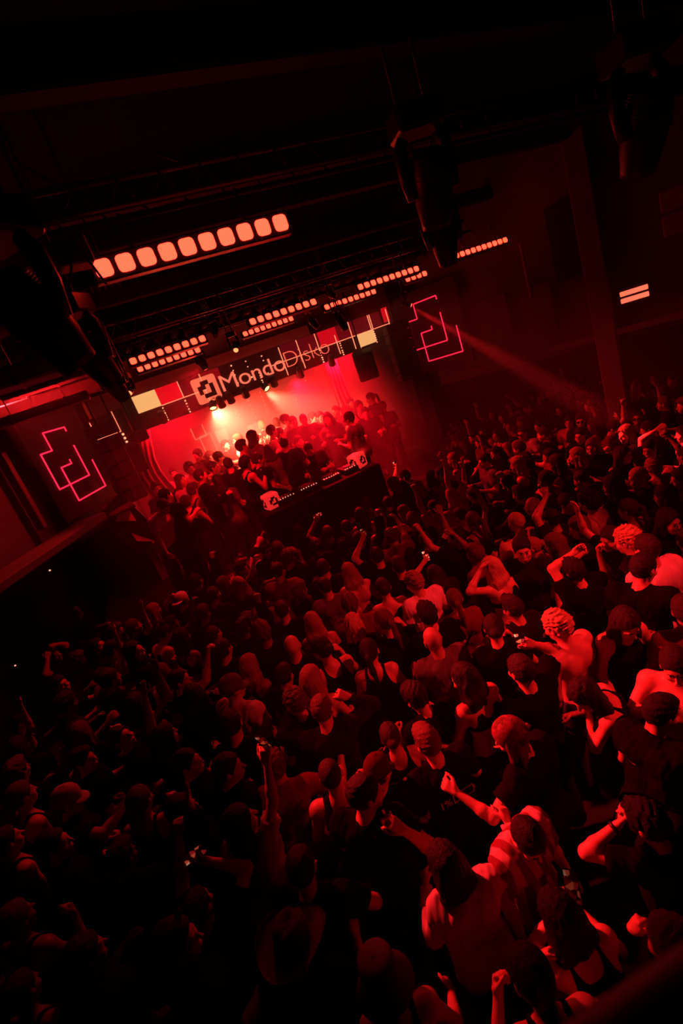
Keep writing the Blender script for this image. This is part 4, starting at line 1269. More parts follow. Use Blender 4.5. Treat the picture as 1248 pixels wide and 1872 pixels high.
# small status lights
for i, (u, v, wl, lb) in enumerate(((178, 948, 0, 'tiny white status light below the left emblem'), (819, 688, 1, 'tiny white status light under the right emblem'),
                                   (90, 1043, 0, 'tiny red status light on the dark left wall'), (27, 1217, 0, 'tiny red status light low at the left edge'))):
    p = on_right(u, v, .02) if wl else on_wall(u, v, aL-nL*(1.7 if i == 3 else 0), nL)+nL*.008
    o = MB().lathe([(.001, -.012), (.012, -.006), (.012, .006), (.001, .012)], 8).build('status_light', emat('white_led', (1, .8, .9), 3) if i < 2 else emat('red_led', (1, .25, .15), 2), None, tuple(p))
    tag(o, lb, 'indicator light', 'tiny status lights')
# ------------------------------------------------------------------ haze, the lamps' light and added spots
hz = bpy.data.materials.new('stage_haze'); hz.use_nodes = True
hz.node_tree.nodes.remove(hz.node_tree.nodes['Principled BSDF'])
hv = hz.node_tree.nodes.new('ShaderNodeVolumeScatter'); hv.inputs['Density'].default_value = .19; hv.inputs['Anisotropy'].default_value = .05
hz.node_tree.links.new(hv.outputs[0], hz.node_tree.nodes['Material Output'].inputs['Volume'])
o = MB().box((3.2, 11.75, 2.9), (6.7, 6.9, 3.6)).build('haze', hz); o['kind'] = 'stuff'; o['label'] = 'red haze hanging in the air over the stage'

hz2 = hz.copy(); hz2.name = 'side_haze'; hz2.node_tree.nodes['Volume Scatter'].inputs['Density'].default_value = .022
o = MB().box((6.9, 6.2, 3.5), (3.6, 4.2, 3.2)).build('haze', hz2); o['kind'] = 'stuff'; o['label'] = 'thin haze lit by the beam beside the right emblem'
c1, c2 = atY(388, 741, YS), atY(484, 707, YS)
WARM2 = (1.0, .058, .03)
DEEP = (1.0, .003, .014)
DEEP = (1.0, .002, .012)
spot('stage_spot', c1+np.array([0, .12, -.12]), c1+np.array([1.1, 1.5, -1.5]), 8000, 105, 1.0, WARM2, .05)
spot('stage_spot', c2+np.array([.02, .12, -.12]), c2+np.array([1.7, 1.6, -1.5]), 5200, 44, .6, WARM2, .05)
spot('stage_spot', (1.0, 10.35, 4.5), (1.4, 13.0, 1.8), 1100, 110, .8, DEEP, .1)  # added red spots just behind the sign, brighten haze and curtains
spot('stage_spot', (5.2, 10.35, 4.5), (5.0, 13.0, 1.8), 1500, 110, .8, DEEP, .1)
spot('stage_spot', (3.6, 9.85, 3.95), (3.7, 8.3, 1.2), 1400, 120, 1.0, DEEP, .1)  # added spot that lights the haze before the stage
spot('stage_spot', (1.2, 7.45, 4.85), (1.5, 9.6, 1.9), 520, 70, 1.0, DEEP, .08)  # added spots near the lamp bars, brighten people at the stage front
spot('stage_spot', (3.6, 7.45, 4.85), (3.8, 9.6, 1.9), 420, 70, 1.0, DEEP, .08)
spot('stage_spot', (1.7, 8.5, 4.9), (-.3, 8.9, 2.5), 420, 60, 1.0, DEEP, .08)  # added spot for the left speaker, shelf and leaning board
b0 = atD(742, 556, 8.6); b1 = atD(1010, 705, 7.6)
spot('beam_light', b0+unit(b1-b0)*.14, b1, 10000, 7.5, .5, RED, .03)
b0 = atD(430, 634, 7.6); b1 = atD(500, 692, 8.0)
spot('beam_light', b0+unit(b1-b0)*.16, b1, 1400, 12, .5, RED, .03)
# ------------------------------------------------------------------ the crowd: people the photo singles out
N_, M_ = .0088, .0118
LAND = []                      # (short name, info): what the rest of the crowd is described by
def hero(px, label, short=None, **kw):
    pose = kw.pop('pose', {})
    s0 = kw.get('s', 1.0); best = None
    for f in (1, .96, 1.035, .93, 1.06):          # neighbours who would stand in each other take another height
        q = atZ(px[0], px[1], 1.62*s0*f)
        d = min([math.hypot(q[0]-p['x'], q[1]-p['y']) for p in PEOPLE]+[9])
        if best is None or (d > best[0]+.02 and best[0] < .36): best = (d, f)
    kw['s'] = round(s0*best[1], 3)
    i = person(px, pose, label, **kw)
    if short: LAND.append((short, i))
    return i
def recloth(info, m):
    for o in info['root'].children:
        if o.name.split('.')[0] in TOPNAME.values(): o.material_slots[0].link = 'OBJECT'; o.material_slots[0].material = m
mat('scarf_pattern', (.17, .07, .07), .85, bump=.3, scale=90, spec=.1, var=.95, vscale=38)
UP = (.9, .2, -.5)             # elbow out and down
# --- nearest rows
shaved = hero((606, 1422), 'man with shaved head in black tank top, shoulders lit red', 'the shaved man in the tank top', pose=dict(R='bent', L='bent'), face=8, hair=('buzz', 'd'), top=('tank', 'black'), h=N_, s=0.98)
drink = hero((655, 1456), 'dark-haired person in black t-shirt holding a round glass, behind the shaved man', 'the person holding a glass', pose=dict(R='drink', L='bent', head=(8, -55, 0)), face=-18, hair=('short', 'k'), h=N_, s=0.97, to=dict(R=((722, 1508), (1, -.3, -.8), (-.9, .3, 0), .75, 1.42)))
cup(drink, 'R', 'clear round drinking glass held by the dark-haired person in black')
hero((684, 1420), 'person in a dull red cap between the shaved man and the woman with a bun', None, pose=dict(R='bent', L='loose', head=(10, -30, 0)), face=-10, hair=('short', 'd'), hat=('cap', 'rust'), top=('tee', 'black'), h=N_)
batt = hero((787, 1362), 'man in black t-shirt with a nearly empty battery printed on the back', 'the man with the battery print', pose=dict(R='bent', L='bent', head=(4, 6, 0)), face=14, hair=('quiff', 'n'), h=N_, s=0.97)
hero((715, 1350), 'woman with dark hair in a bun and bare shoulders, left of the battery print', 'the woman with a bun', pose=dict(sex='f', R='bent', L='bent'), face=4, hair=('bun', 'd'), top=('tank', 'black'), sk='b', h=N_, s=.97)
JERSEY = stripe_mat('jersey_stripes', (.40, .36, .35), (.13, .02, .03), .115)
jers = hero((926, 1488), 'man in a pale striped football jersey looking down, left shoulder lit', 'the man in the striped jersey', pose=dict(R='down', L='down', head=(30, -16, 0), lean=(6, 0)), face=-152, hair=('short', 'k'), top=('tee', 'white'), h=N_, s=0.93)
recloth(jers, JERSEY)
hero((826, 1588), 'woman with dark hair and a pale jacket sleeve, in front of the striped jersey', 'the woman with the pale sleeve', pose=dict(sex='f', R='side', L='bent', head=(10, 20, 0)), face=6, hair=('bob', 'k'), top=('long', 'light'), h=N_, s=0.94)
watch = hero((1194, 1508), 'man in black t-shirt raising a brightly lit left hand with a wrist watch', 'the man with the wrist watch', pose=dict(R='bent', L='fist', head=(6, 10, 0)), face=18, hair=('mop', 'k'), h=N_, s=0.90, to=dict(L=((1142, 1496), (.9, .1, -.7), (.4, .6, 0), 1.0, 1.60)))
prof = hero((1176, 1322), 'man with dark quiff in black t-shirt with chest print, face turned aside', 'the man with the chest print', pose=dict(R='bent', L='down', head=(14, -20, 0), lean=(8, 0)), face=-75, hair=('quiff', 'k'), h=N_, s=0.95)
wfist = hero((1118, 1246), 'woman with long dark hair and bare arms holding a fist before her', 'the long-haired woman with the fist', pose=dict(sex='f', R='bent', L='chest', head=(30, 30, 0), lean=(10, 0)), face=55, hair=('long', 'k'), top=('tank', 'black'), h=N_, to=dict(L=((1072, 1288), (.6, 0, -1), (-.3, .6, -.5), .9, 1.42)))
bare = hero((1028, 1146), 'shirtless man with curly blond hair seen from behind, back lit red', 'the shirtless man', pose=dict(R='down', L='down', head=(8, 12, 0)), face=12, hair=('curly', 'y'), top=None, legs='blue', h=N_, s=1.03)
filmer = hero((956, 1228), 'man in black t-shirt filming with a phone raised beside the shirtless man', 'the man filming with a phone', pose=dict(R='film', L='loose', head=(0, 4, 0)), face=10, hair=('short', 'd'), h=N_, to=dict(R=((966, 1176), (.35, -.25, -1), (-.2, .9, 0), .7, 1.68)))
phone(filmer, 'R', 'phone showing a bright picture of the stage, raised beside the shirtless man', .9)
band = hero((952, 1342), 'person in a patterned headscarf with long hanging tails and black top', 'the person in the headscarf', pose=dict(sex='f', R='bent', L='side', head=(16, 30, 0)), face=30, hair=('braids', 'n'), hat=('bandana', 'scarf_pattern'), top=('tee', 'black'), h=N_)
stripe = hero((588, 1306), 'man in dark knit shirt with striped sleeves, arms round his neighbours', 'the man with striped sleeves', pose=dict(R='around', L='around', head=(12, -6, 0)), face=2, hair=('short', 'n'), top=('long', 'dark'), h=N_, to=dict(R=((624, 1270), (.8, .3, -.6), (-.6, .5, 0), .8, 1.62)))
hero((565, 1250), 'woman with long brown hair lit from above, ahead of the striped sleeves', None, pose=dict(sex='f', R='bent', L='bent', head=(12, -10, 0)), face=-8, hair=('long', 'g'), top=('tank', 'dark'), h=N_, s=1.02)
hero((545, 1288), 'person with big curly hair leaning close to the man with striped sleeves', None, pose=dict(sex='f', R='fold', L='bent', head=(14, 20, 8)), face=30, hair=('curly', 'n'), top=('tee', 'black'), h=N_)
capman = hero((421, 1262), 'man in flat cap and grey t-shirt, face turned to the stage', 'the man in the flat cap', pose=dict(R='loose', L='bent', head=(2, -25, 0)), face=-20, hair=('buzz', 'd'), hat=('cap', 'grey'), top=('tee', 'light'), h=N_, s=1.03)
hero((424, 1332), 'dark-haired person directly in front of the man in the flat cap', None, pose=dict(R='bent', L='bent', head=(16, 10, 0)), face=10, hair=('short', 'k'), top=('tee', 'black'), h=N_)
hero((411, 1408), 'person with dark hair and dark top turned towards the raised phone', None, pose=dict(R='bent', L='loose', head=(4, -30, 0)), face=-40, hair=('short', 'd'), top=('long', 'black'), sk='b', h=N_)
armup = hero((438, 1508), 'person with straight dark hair in pale t-shirt holding a phone up high', 'the person in the pale t-shirt', pose=dict(sex='f', R='high', L='bent', head=(-4, -30, 0)), face=-12, hair=('bob', 'k'), top=('tee', 'light'), h=N_, to=dict(R=((484, 1376), (1, 0, -.1), (-.4, .9, 0), .7, 1.98)))
phone(armup, 'R', 'dark phone tilted in the raised hand of the person in a pale t-shirt', .25)
bald = hero((535, 1184), 'bald man in black t-shirt seen from behind, scalp lit red', 'the bald man in black', pose=dict(R='bent', L='bent'), face=0, hair=None, top=('tee', 'black'), h=N_)
hero((675, 1196), 'woman with long dark hair in a tank top, one bare shoulder bright', 'the woman with a bright shoulder', pose=dict(sex='f', R='loose', L='bent', head=(6, -8, 0)), face=-4, hair=('pony', 'k'), top=('tank', 'black'), strap='black', h=N_)
hero((334, 1482), 'dark-haired person facing aside with lit brow and lips', 'the person with a lit brow', pose=dict(R='wave', L='bent', head=(-4, -25, 0)), face=-55, hair=('short', 'k'), top=('long', 'black'), h=N_)
land = hero((362, 1662), 'dark-haired person filming with a phone held sideways', 'the person filming sideways', pose=dict(R='film', L='film', head=(-6, 0, 0)), face=0, hair=('short', 'k'), top=('tee', 'black'), h=N_, s=0.96, to=dict(R=((366, 1572), (1, .1, -.4), (-.5, .8, 0), .7)))
phone(land, 'R', 'dim phone held sideways above the dark front rows', .3, True)
hero((312, 1728), 'person with glasses pushed up on dark hair, cheek lit red', 'the person with glasses on the head', pose=dict(R='bent', L='loose', head=(4, -30, 0)), face=-40, hair=('short', 'k'), top=('tee', 'black'), glasses='up', h=N_)
hat = hero((531, 1740), 'person under a wide felt cowboy hat in the front rows', 'the person in the cowboy hat', pose=dict(R='bent', L='bent', head=(6, -6, 4)), face=-6, hair=('short', 'd'), hat=('cowboy', 'olive'), top=('tee', 'black'), h=N_, s=0.95)
hero((706, 1806), 'person in a knitted bucket hat with bare lit shoulders', 'the person in the bucket hat', pose=dict(sex='f', R='loose', L='loose', head=(10, 8, 0)), face=6, hair=('short', 'd'), hat=('bucket', 'grey'), top=('tank', 'black'), h=N_, s=0.94)
lowp = hero((1044, 1695), 'person with dark hair holding a phone low, shoulder lit, near the rail', 'the person holding a phone low', pose=dict(sex='f', R='bent', L='bent', head=(18, 6, 0)), face=8, hair=('bob', 'k'), top=('tank', 'black'), h=N_, s=0.93, to=dict(L=((1036, 1640), (.9, .2, -.7), (-.4, .6, -.5), .7, 1.32)))
phone(lowp, 'L', 'small phone held low in front of the striped jersey', .12)
hero((992, 1822), 'bare-armed person at the bottom with lit elbow, beside the rail', None, pose=dict(sex='f', R='chest', L='chest', head=(20, 0, 0)), face=4, hair=('pony', 'k'), top=('tank', 'black'), h=N_, s=0.94)
hero((116, 1468), 'person in a pale cap with lit brim at the dark left side', 'the person in the pale cap', pose=dict(R='around', L='bent', head=(8, -20, 0)), face=-30, hair=('short', 'd'), hat=('cap', 'light'), top=('tee', 'dark'), h=N_)
hero((8, 1545), 'person cut by the left edge of the picture, one shoulder lit', None, pose=dict(sex='f', R='loose', L='loose'), face=-10, hair=('bun', 'd'), top=('tank', 'black'), h=M_)
hero((96, 1548), 'dim figure with dark hair below the pale cap', None, pose=dict(R='fold', L='bent', head=(0, -25, 0)), face=-30, top=('long', 'black'), h=M_)
gl = hero((552, 1600), 'dark-haired person holding a lit drink glass behind the cowboy hat', 'the person with a lit glass', pose=dict(R='drink', L='bent', head=(10, 10, 0)), face=-8, hair=('short', 'k'), top=('tee', 'black'), h=N_, to=dict(R=((598, 1632), (1, .1, -.6), (-.8, .4, 0), .7, 1.42)))
cup(gl, 'R', 'glass with a glinting rim held up behind the cowboy hat')
rbare = hero((1232, 1206), 'shirtless man at the right edge turned to his neighbours, chest lit', 'the shirtless man at the right edge', pose=dict(R='bent', L='chest', head=(12, 10, 0)), face=120, hair=('short', 'd'), top=None, legs='dark', h=N_, to=dict(R=((1214, 1284), (.8, .2, -.8), (-.5, .5, -.5), .5, 1.36)))
hero((1128, 1122), 'dark-haired person facing the balcony with a lit neckline', 'the person with a lit neckline', pose=dict(sex='f', R='loose', L='bent', head=(30, 0, 0)), face=165, hair=('bob', 'k'), top=('tank', 'black'), h=N_)
big = hero((858, 1242), 'woman with long dark hair and thin straps, arm folded, behind the headscarf', 'the woman with thin straps', pose=dict(sex='f', R='chest', L='bent', head=(6, 20, 0)), face=20, hair=('long', 'k'), top=('bra', 'black'), sk='b', h=N_)
hero((772, 1278), 'person with thick wavy dark hair looking down, in black', None, pose=dict(R='bent', L='bent', head=(24, 10, 0)), face=20, hair=('mop', 'k'), top=('tee', 'black'), h=N_)
# --- middle rows
wt = hero((762, 1066), 'man in a white t-shirt with banded sleeves, shoulder brightly lit', 'the man in the white t-shirt', pose=dict(R='bent', L='loose', head=(6, 20, 0)), face=12, hair=('curly', 'g'), top=('tee', 'white'), h=N_)
hero((783, 1126), 'black-haired person directly in front of the white t-shirt', None, pose=dict(R='bent', L='bent'), face=6, hair=('mop', 'k'), top=('tee', 'black'), h=M_)
bg = hero((793, 1172), 'bald man in grey t-shirt below the white t-shirt', 'the bald man in grey', pose=dict(R='bent', L='bent', head=(0, 6, 0)), face=4, hair=None, sk='b', top=('tee', 'grey'), h=N_)
pony = hero((832, 1100), 'woman with a lit ponytail, dark red shirt and strap across her back', 'the woman with the lit ponytail', pose=dict(sex='f', R='bent', L='bent', head=(4, -8, 0)), face=-6, hair=('pony', 'n'), top=('tee', 'wine'), strap='black', h=N_)
hero((645, 1146), 'woman with long pale braids falling down her back', 'the woman with pale braids', pose=dict(sex='f', R='bent', L='bent', head=(4, -12, 0)), face=-6, hair=('braids', 'y'), top=('tee', 'black'), h=N_)
hero((596, 1074), 'man with dark hair in grey t-shirt, back lit', 'the man in the grey t-shirt', pose=dict(R='bent', L='loose', head=(2, 20, 0)), face=10, hair=('crop', 'd'), top=('tee', 'grey'), h=M_)
hero((592, 1040), 'short-haired man ahead of the man in the grey t-shirt', None, pose=dict(R='bent', L='bent'), face=2, hair=('short', 'd'), top=('tee', 'dark'), h=M_)
hero((640, 1048), 'woman with long fair hair and bare lit shoulder', 'the fair-haired woman', pose=dict(sex='f', R='bent', L='bent', head=(4, 8, 0)), face=4, hair=('long', 'g'), top=('tank', 'pink'), h=M_)
hero((702, 1078), 'woman with a bare back and thin black straps, left of the white t-shirt', 'the woman with a bare back', pose=dict(sex='f', R='loose', L='down', head=(4, 0, 0)), face=0, hair=('bun', 'd'), top=('bra', 'black'), h=M_)
box = hero((730, 1036), 'man in black t-shirt with a framed number printed on his back', 'the man with the framed print', pose=dict(R='bent', L='bent'), face=4, hair=('short', 'd'), top=('tee', 'black'), h=M_)
ph2 = hero((797, 1052), 'dark-haired person holding up the brightest phone', 'the holder of the brightest phone', pose=dict(R='bent', L='film', head=(0, 10, 0)), face=10, hair=('long', 'd'), top=('tee', 'dark'), h=M_, to=dict(L=((777, 1024), (1, .1, -.5), (.2, .9, 0), .6)))
phone(ph2, 'L', 'brightest phone screen in the middle of the crowd', 1.6)
st = hero((690, 1018), 'person in black stretching an arm forward with a dark phone', 'the person stretching an arm', pose=dict(R='loose', L='point', head=(0, 10, 0)), face=8, hair=('short', 'k'), top=('tee', 'black'), h=M_, to=dict(L=((664, 981), (.9, 0, -.5), (.3, .9, 0), .6)))
phone(st, 'L', 'dark phone at the end of an outstretched arm', .3)
hero((697, 955), 'man with short fair hair and bare lit shoulders', 'the fair man with bare shoulders', pose=dict(R='bent', L='bent', head=(2, -10, 0)), face=-6, hair=('short', 'g'), top=('tank', 'light'), h=M_)
hero((721, 986), 'person with thick curly hair leaning forward', None, pose=dict(R='point', L='bent', lean=(10, 0)), face=-4, hair=('curly', 'n'), top=('tee', 'wine'), h=M_)
hero((795, 930), 'man in striped tee raising one bent arm high', 'the man raising a bent arm', pose=dict(R='bent', L='high', head=(0, 0, 0)), face=2, hair=('short', 'd'), top=('tee', 'light'), h=M_, to=dict(L=((755, 886), (1, .1, -.2), (-.2, .9, 0), .8)))
hero((828, 888), 'bare-armed person raising both arms, hand above the head', 'the person raising both arms', pose=dict(R='wave', L='wave', head=(0, -10, 0)), face=10, hair=('short', 'd'), top=('tee', 'red'), h=M_, to=dict(L=((808, 828), (1, .1, -.2), (-.2, .9, 0), .4), R=((846, 850), (1, .1, -.2), (-.2, .9, 0), .5)))
hero((676, 886), 'woman with both arms raised just below the right logo cube', 'the woman below the right cube', pose=dict(sex='f', R='high', L='high'), face=6, hair=('pony', 'd'), top=('tank', 'light'), h=M_, to=dict(L=((640, 862), (1, .1, -.3), (-.2, .9, 0), .4), R=((656, 872), (1, .1, -.3), (-.2, .9, 0), .4)))
ph3 = hero((742, 872), 'person lifting an orange-lit phone over the front row', None, pose=dict(R='bent', L='film'), face=4, hair=('short', 'k'), top=('tee', 'black'), h=M_, to=dict(L=((724, 853), (1, .1, -.5), (.2, .9, 0), .6)))
phone(ph3, 'L', 'phone with an orange picture near the right logo cube', 1.3)
hero((833, 982), 'dark-haired man in black looking up towards the stage', 'the man looking up', pose=dict(R='bent', L='film', head=(-8, 25, 0)), face=18, hair=('short', 'k'), top=('tee', 'black'), h=M_)
hero((905, 1040), 'woman with pale blond hair and one bare arm bent to her head', 'the pale blond woman', pose=dict(sex='f', R='bent', L='head', head=(8, 10, 0)), face=10, hair=('long', 'y'), top=('bra', 'black'), h=N_)
hero((930, 1014), 'woman with long fair hair falling over her lit back', None, pose=dict(sex='f', R='bent', L='bent', head=(2, -10, 0)), face=-4, hair=('long', 'y'), top=('tank', 'pink'), h=M_)
hero((946, 956), 'man with cropped white hair and bare lit shoulders', 'the man with white cropped hair', pose=dict(R='bent', L='bent'), face=4, hair=('crop', 'y'), top=('tank', 'light'), h=M_)
hero((977, 926), 'bald man just behind the man with cropped white hair', None, pose=dict(R='bent', L='loose', head=(0, 8, 0)), face=8, hair=None, top=('tee', 'black'), h=M_)
toast = hero((1010, 950), 'man with a dark headband toasting with a raised cup', 'the man toasting with a cup', pose=dict(R='bent', L='high', head=(-2, -8, 0)), face=0, hair=('crop', 'd'), hat=('headband', 'black'), top=('tee', 'dark'), h=N_, to=dict(L=((1000, 905), (1, .1, -.2), (.4, .8, 0), .6)))
cup(toast, 'L', 'pale cup raised by the man with the headband', 'plastic')
hero((1033, 920), 'man facing the balcony between the toast and the curly head', None, pose=dict(R='loose', L='bent', head=(6, 0, 0)), face=165, hair=('short', 'd'), top=('tee', 'dark'), h=M_)
hero((1079, 918), 'person with big dark curls seen from behind, bare arms', 'the person with big dark curls', pose=dict(sex='f', R='side', L='loose'), face=0, hair=('afro', 'k'), top=('tank', 'light'), h=M_)
hero((953, 1002), 'man with a short beard turned to look back', 'the man looking back', pose=dict(R='bent', L='loose', head=(4, 20, 0)), face=125, hair=('short', 'k'), top=('tee', 'dark'), h=M_)
hero((977, 1000), 'woman with tied fair hair beside the man looking back', None, pose=dict(sex='f', R='bent', L='bent', head=(4, 20, 0)), face=25, hair=('bun', 'g'), top=('tee', 'light'), h=M_)
hero((1021, 996), 'woman with long brown hair over a black top', 'the woman in long brown hair', pose=dict(sex='f', R='bent', L='bent', head=(6, 10, 0)), face=14, hair=('long', 'n'), top=('tee', 'black'), h=M_)
hero((1066, 962), 'person with brown hair and one brightly lit shoulder', None, pose=dict(sex='f', R='bent', L='around', head=(10, 20, 0)), face=30, hair=('bob', 'n'), top=('tank', 'black'), h=M_)
hands = hero((1054, 1046), 'dark figure with both lit hands raised before the face', 'the dark figure with raised hands', pose=dict(R='chest', L='chest', head=(10, 0, 0)), face=6, hair=('mop', 'k'), top=('tee', 'black'), h=N_, to=dict(L=((1057, 1004), (1, .1, -.6), (.4, -.8, 0), .6), R=((1092, 1004), (1, .1, -.6), (.4, -.8, 0), .7)))
hero((1120, 982), 'woman in profile with a lit cheek and raised hand', 'the woman with a lit cheek', pose=dict(sex='f', R='wave', L='chest', head=(6, 10, 0)), face=70, hair=('bun', 'd'), top=('tee', 'black'), h=M_)
hero((1156, 988), 'man with spiky lit hair seen from behind', 'the man with spiky lit hair', pose=dict(R='bent', L='bent', head=(8, 6, 0)), face=10, hair=('curly', 'y'), top=('tee', 'dark'), h=N_)
hero((1188, 1006), 'man in a loose white shirt with his back to the balcony', 'the man in the loose white shirt', pose=dict(R='down', L='bent', head=(6, -6, 0)), face=-14, hair=('short', 'd'), top=('shirt', 'white'), h=N_)
hero((1165, 1044), 'man in black with short hair, face turned aside by the white shirt', None, pose=dict(R='loose', L='bent', head=(16, -20, 0)), face=-70, hair=('short', 'k'), top=('tee', 'black'), h=N_)
hero((1217, 952), 'dark-haired woman facing the balcony near the right edge', None, pose=dict(sex='f', R='bent', L='bent', head=(6, 0, 0)), face=160, hair=('bob', 'k'), top=('tee', 'black'), h=M_)
hero((1172, 872), 'fair-haired man with hair brightly lit, black t-shirt', 'the fair-haired lit head', pose=dict(R='side', L='bent', head=(6, 10, 0)), face=14, hair=('crop', 'y'), top=('tee', 'black'), h=M_)
hero((1198, 856), 'person with tousled fair hair beside the brightly lit head', None, pose=dict(R='around', L='bent', head=(14, -20, 0)), face=-30, hair=('curly', 'g'), top=('tee', 'pink'), h=M_)
hero((1134, 832), 'smiling woman with long dark hair facing the balcony', 'the smiling woman', pose=dict(sex='f', R='bent', L='bent', head=(6, 0, 4)), face=165, hair=('long', 'd'), top=('tee', 'black'), h=M_)
hero((1114, 782), 'bearded man with dark hair, face turned down', 'the bearded man', pose=dict(R='bent', L='fist', head=(18, 0, 0)), face=150, hair=('short', 'k'), top=('tee', 'wine'), h=M_)
hero((1164, 762), 'man in dark sunglasses and tank top, facing aside', 'the man in sunglasses', pose=dict(R='loose', L='bent', head=(4, 0, 0)), face=75, hair=('short', 'k'), top=('tank', 'black'), glasses='on', h=M_)
hero((1188, 820), 'man with a brightly lit face waving an open hand', 'the waving man', pose=dict(R='wave', L='bent', head=(4, 10, 0)), face=60, hair=('crop', 'd'), top=('tee', 'black'), h=M_, to=dict(R=((1206, 782), (1, .1, -.4), (.0, 1, 0), .1)))
hero((1061, 768), 'man wearing sunglasses, turned towards the stage', None, pose=dict(R='bent', L='bent', head=(4, 0, 0)), face=70, hair=('short', 'k'), top=('tee', 'dark'), glasses='on', h=M_)
hero((1040, 772), 'fair person turned aside next to the sunglasses, shoulders lit', None, pose=dict(R='bent', L='bent'), face=60, hair=('crop', 'd'), top=('tee', 'pink'), h=M_)
hero((1061, 796), 'dark-haired man in profile, two heads below the sunglasses', None, pose=dict(R='bent', L='loose'), face=65, hair=('short', 'k'), top=('tee', 'black'), h=M_)
hero((1084, 816), 'person with wavy hair and a lit brow at the middle right', None, pose=dict(sex='f', R='bent', L='bent', head=(4, 0, 0)), face=70, hair=('bob', 'n'), top=('tee', 'black'), h=M_)
hero((1056, 834), 'person with long straight fair hair, back to the balcony', 'the straight fair-haired person', pose=dict(sex='f', R='bent', L='bent'), face=0, hair=('long', 'g'), top=('tee', 'dark'), h=M_)
hero((1194, 717), 'man at the back right with one forearm raised', 'the man at the back right', pose=dict(R='fist', L='bent'), face=70, hair=('short', 'd'), top=('tee', 'dark'), h=M_)
hero((955, 792), 'man with light glasses near the back right', None, pose=dict(R='bent', L='bent'), face=50, hair=('crop', 'd'), top=('tee', 'light'), glasses='on', h=M_)
# --- left and centre
hero((483, 1006), 'man in sunglasses turned back to the balcony, lit white shirt ahead', 'the man with glinting sunglasses', pose=dict(R='bent', L='around', head=(6, 0, 0)), face=-110, hair=('short', 'k'), top=('tee', 'black'), glasses='on', h=M_)
hero((466, 1014), 'man in a white long-sleeved shirt with arm stretched aside', 'the man in the white long sleeves', pose=dict(R='bent', L='point', head=(4, 0, 0)), face=-10, hair=('short', 'd'), top=('shirt', 'white'), h=M_)
hero((372, 1036), 'short-haired man with a lit neck in a dark tee', None, pose=dict(R='bent', L='bent'), face=-2, hair=('short', 'd'), top=('tee', 'black'), h=M_)
hero((409, 1070), 'woman with long brown hair and pale collar', None, pose=dict(sex='f', R='bent', L='bent'), face=-6, hair=('long', 'n'), top=('tee', 'black'), h=M_)
hero((440, 1070), 'woman with long wavy hair, cheek lit from the stage', 'the woman with wavy hair', pose=dict(sex='f', R='bent', L='bent', head=(4, 30, 0)), face=50, hair=('long', 'g'), top=('tee', 'black'), h=M_)
hero((389, 1090), 'dark-haired man in front of the two long-haired women', None, pose=dict(R='bent', L='bent'), face=2, hair=('crop', 'd'), top=('tee', 'dark'), h=M_)
hero((331, 1100), 'person in a pale cap turned backwards with glasses on it', 'the person in the backwards cap', pose=dict(R='bent', L='head', head=(4, 6, 0)), face=4, hair=('short', 'd'), hat=('cap_back', 'white'), top=('tee', 'black'), h=M_)
hero((323, 1042), 'person with lit fair hair and a pale collar', None, pose=dict(R='bent', L='bent'), face=6, hair=('short', 'g'), top=('hoodie', 'grey'), h=M_)
hero((390, 1164), 'man with a shaved lit head and dark top', 'the shaved man at the left', pose=dict(R='bent', L='bent'), face=0, hair=('buzz', 'd'), top=('tee', 'black'), h=M_)
hero((408, 1190), 'dark-haired person just in front of the shaved lit head', None, pose=dict(R='bent', L='bent'), face=-4, hair=('short', 'k'), top=('tee', 'black'), h=M_)
hero((462, 1100), 'broad-backed man in grey t-shirt left of the black t-shirts', None, pose=dict(R='loose', L='loose', w=1.1), face=-4, hair=('short', 'k'), top=('tee', 'grey'), h=M_)
hero((517, 1118), 'man with short hair and a black t-shirt beside the broad grey back', None, pose=dict(R='bent', L='bent', head=(2, 14, 0)), face=2, hair=('crop', 'd'), top=('tee', 'black'), h=M_)
hero((272, 1172), 'woman with a bare back crossed by thin straps at the left', 'the bare back with straps', pose=dict(sex='f', R='loose', L='bent', lean=(14, 0), head=(20, 0, 0)), face=-6, hair=('topbun', 'd'), top=('bra', 'black'), strap='black', h=M_)
hero((183, 1182), 'dark-haired person with face tipped up to the light at the left', None, pose=dict(R='bent', L='bent', head=(-14, -20, 0)), face=-40, hair=('short', 'k'), top=('tee', 'black'), h=M_)
hero((98, 1200), 'person at the left with both elbows raised over the head', 'the person with raised elbows', pose=dict(R='head', L='head', head=(-6, -20, 0)), face=-30, hair=('short', 'k'), top=('tee', 'black'), h=M_)
hero((137, 1124), 'person in a lit cap at the far left of the crowd', 'the person in the lit cap', pose=dict(R='bent', L='bent', head=(4, -20, 0)), face=-30, hair=('short', 'd'), hat=('cap', 'red'), top=('tee', 'dark'), h=M_)
hero((112, 1252), 'person with lit forehead below the raised elbows', None, pose=dict(R='bent', L='bent', head=(-8, -30, 0)), face=-40, hair=('short', 'k'), top=('tee', 'black'), h=M_)
hero((300, 1352), 'long-haired person raising one open hand high above the left crowd', 'the person raising an open hand', pose=dict(sex='f', R='bent', L='high', head=(0, -10, 0)), face=-8, hair=('long', 'k'), top=('tee', 'black'), h=N_, to=dict(L=((258, 1246), (1, .1, -.2), (.0, .9, 0), .05)))
hero((231, 1348), 'person with head thrown back, face lit red from the stage', 'the person with head thrown back', pose=dict(R='bent', L='bent', head=(-22, -30, 0)), face=-50, hair=('short', 'k'), top=('tee', 'black'), h=N_)
hero((342, 1396), 'person in shadow with profile turned to the stage', None, pose=dict(R='bent', L='bent', head=(-2, -30, 0)), face=-50, hair=('bun', 'k'), top=('tee', 'black'), h=N_)
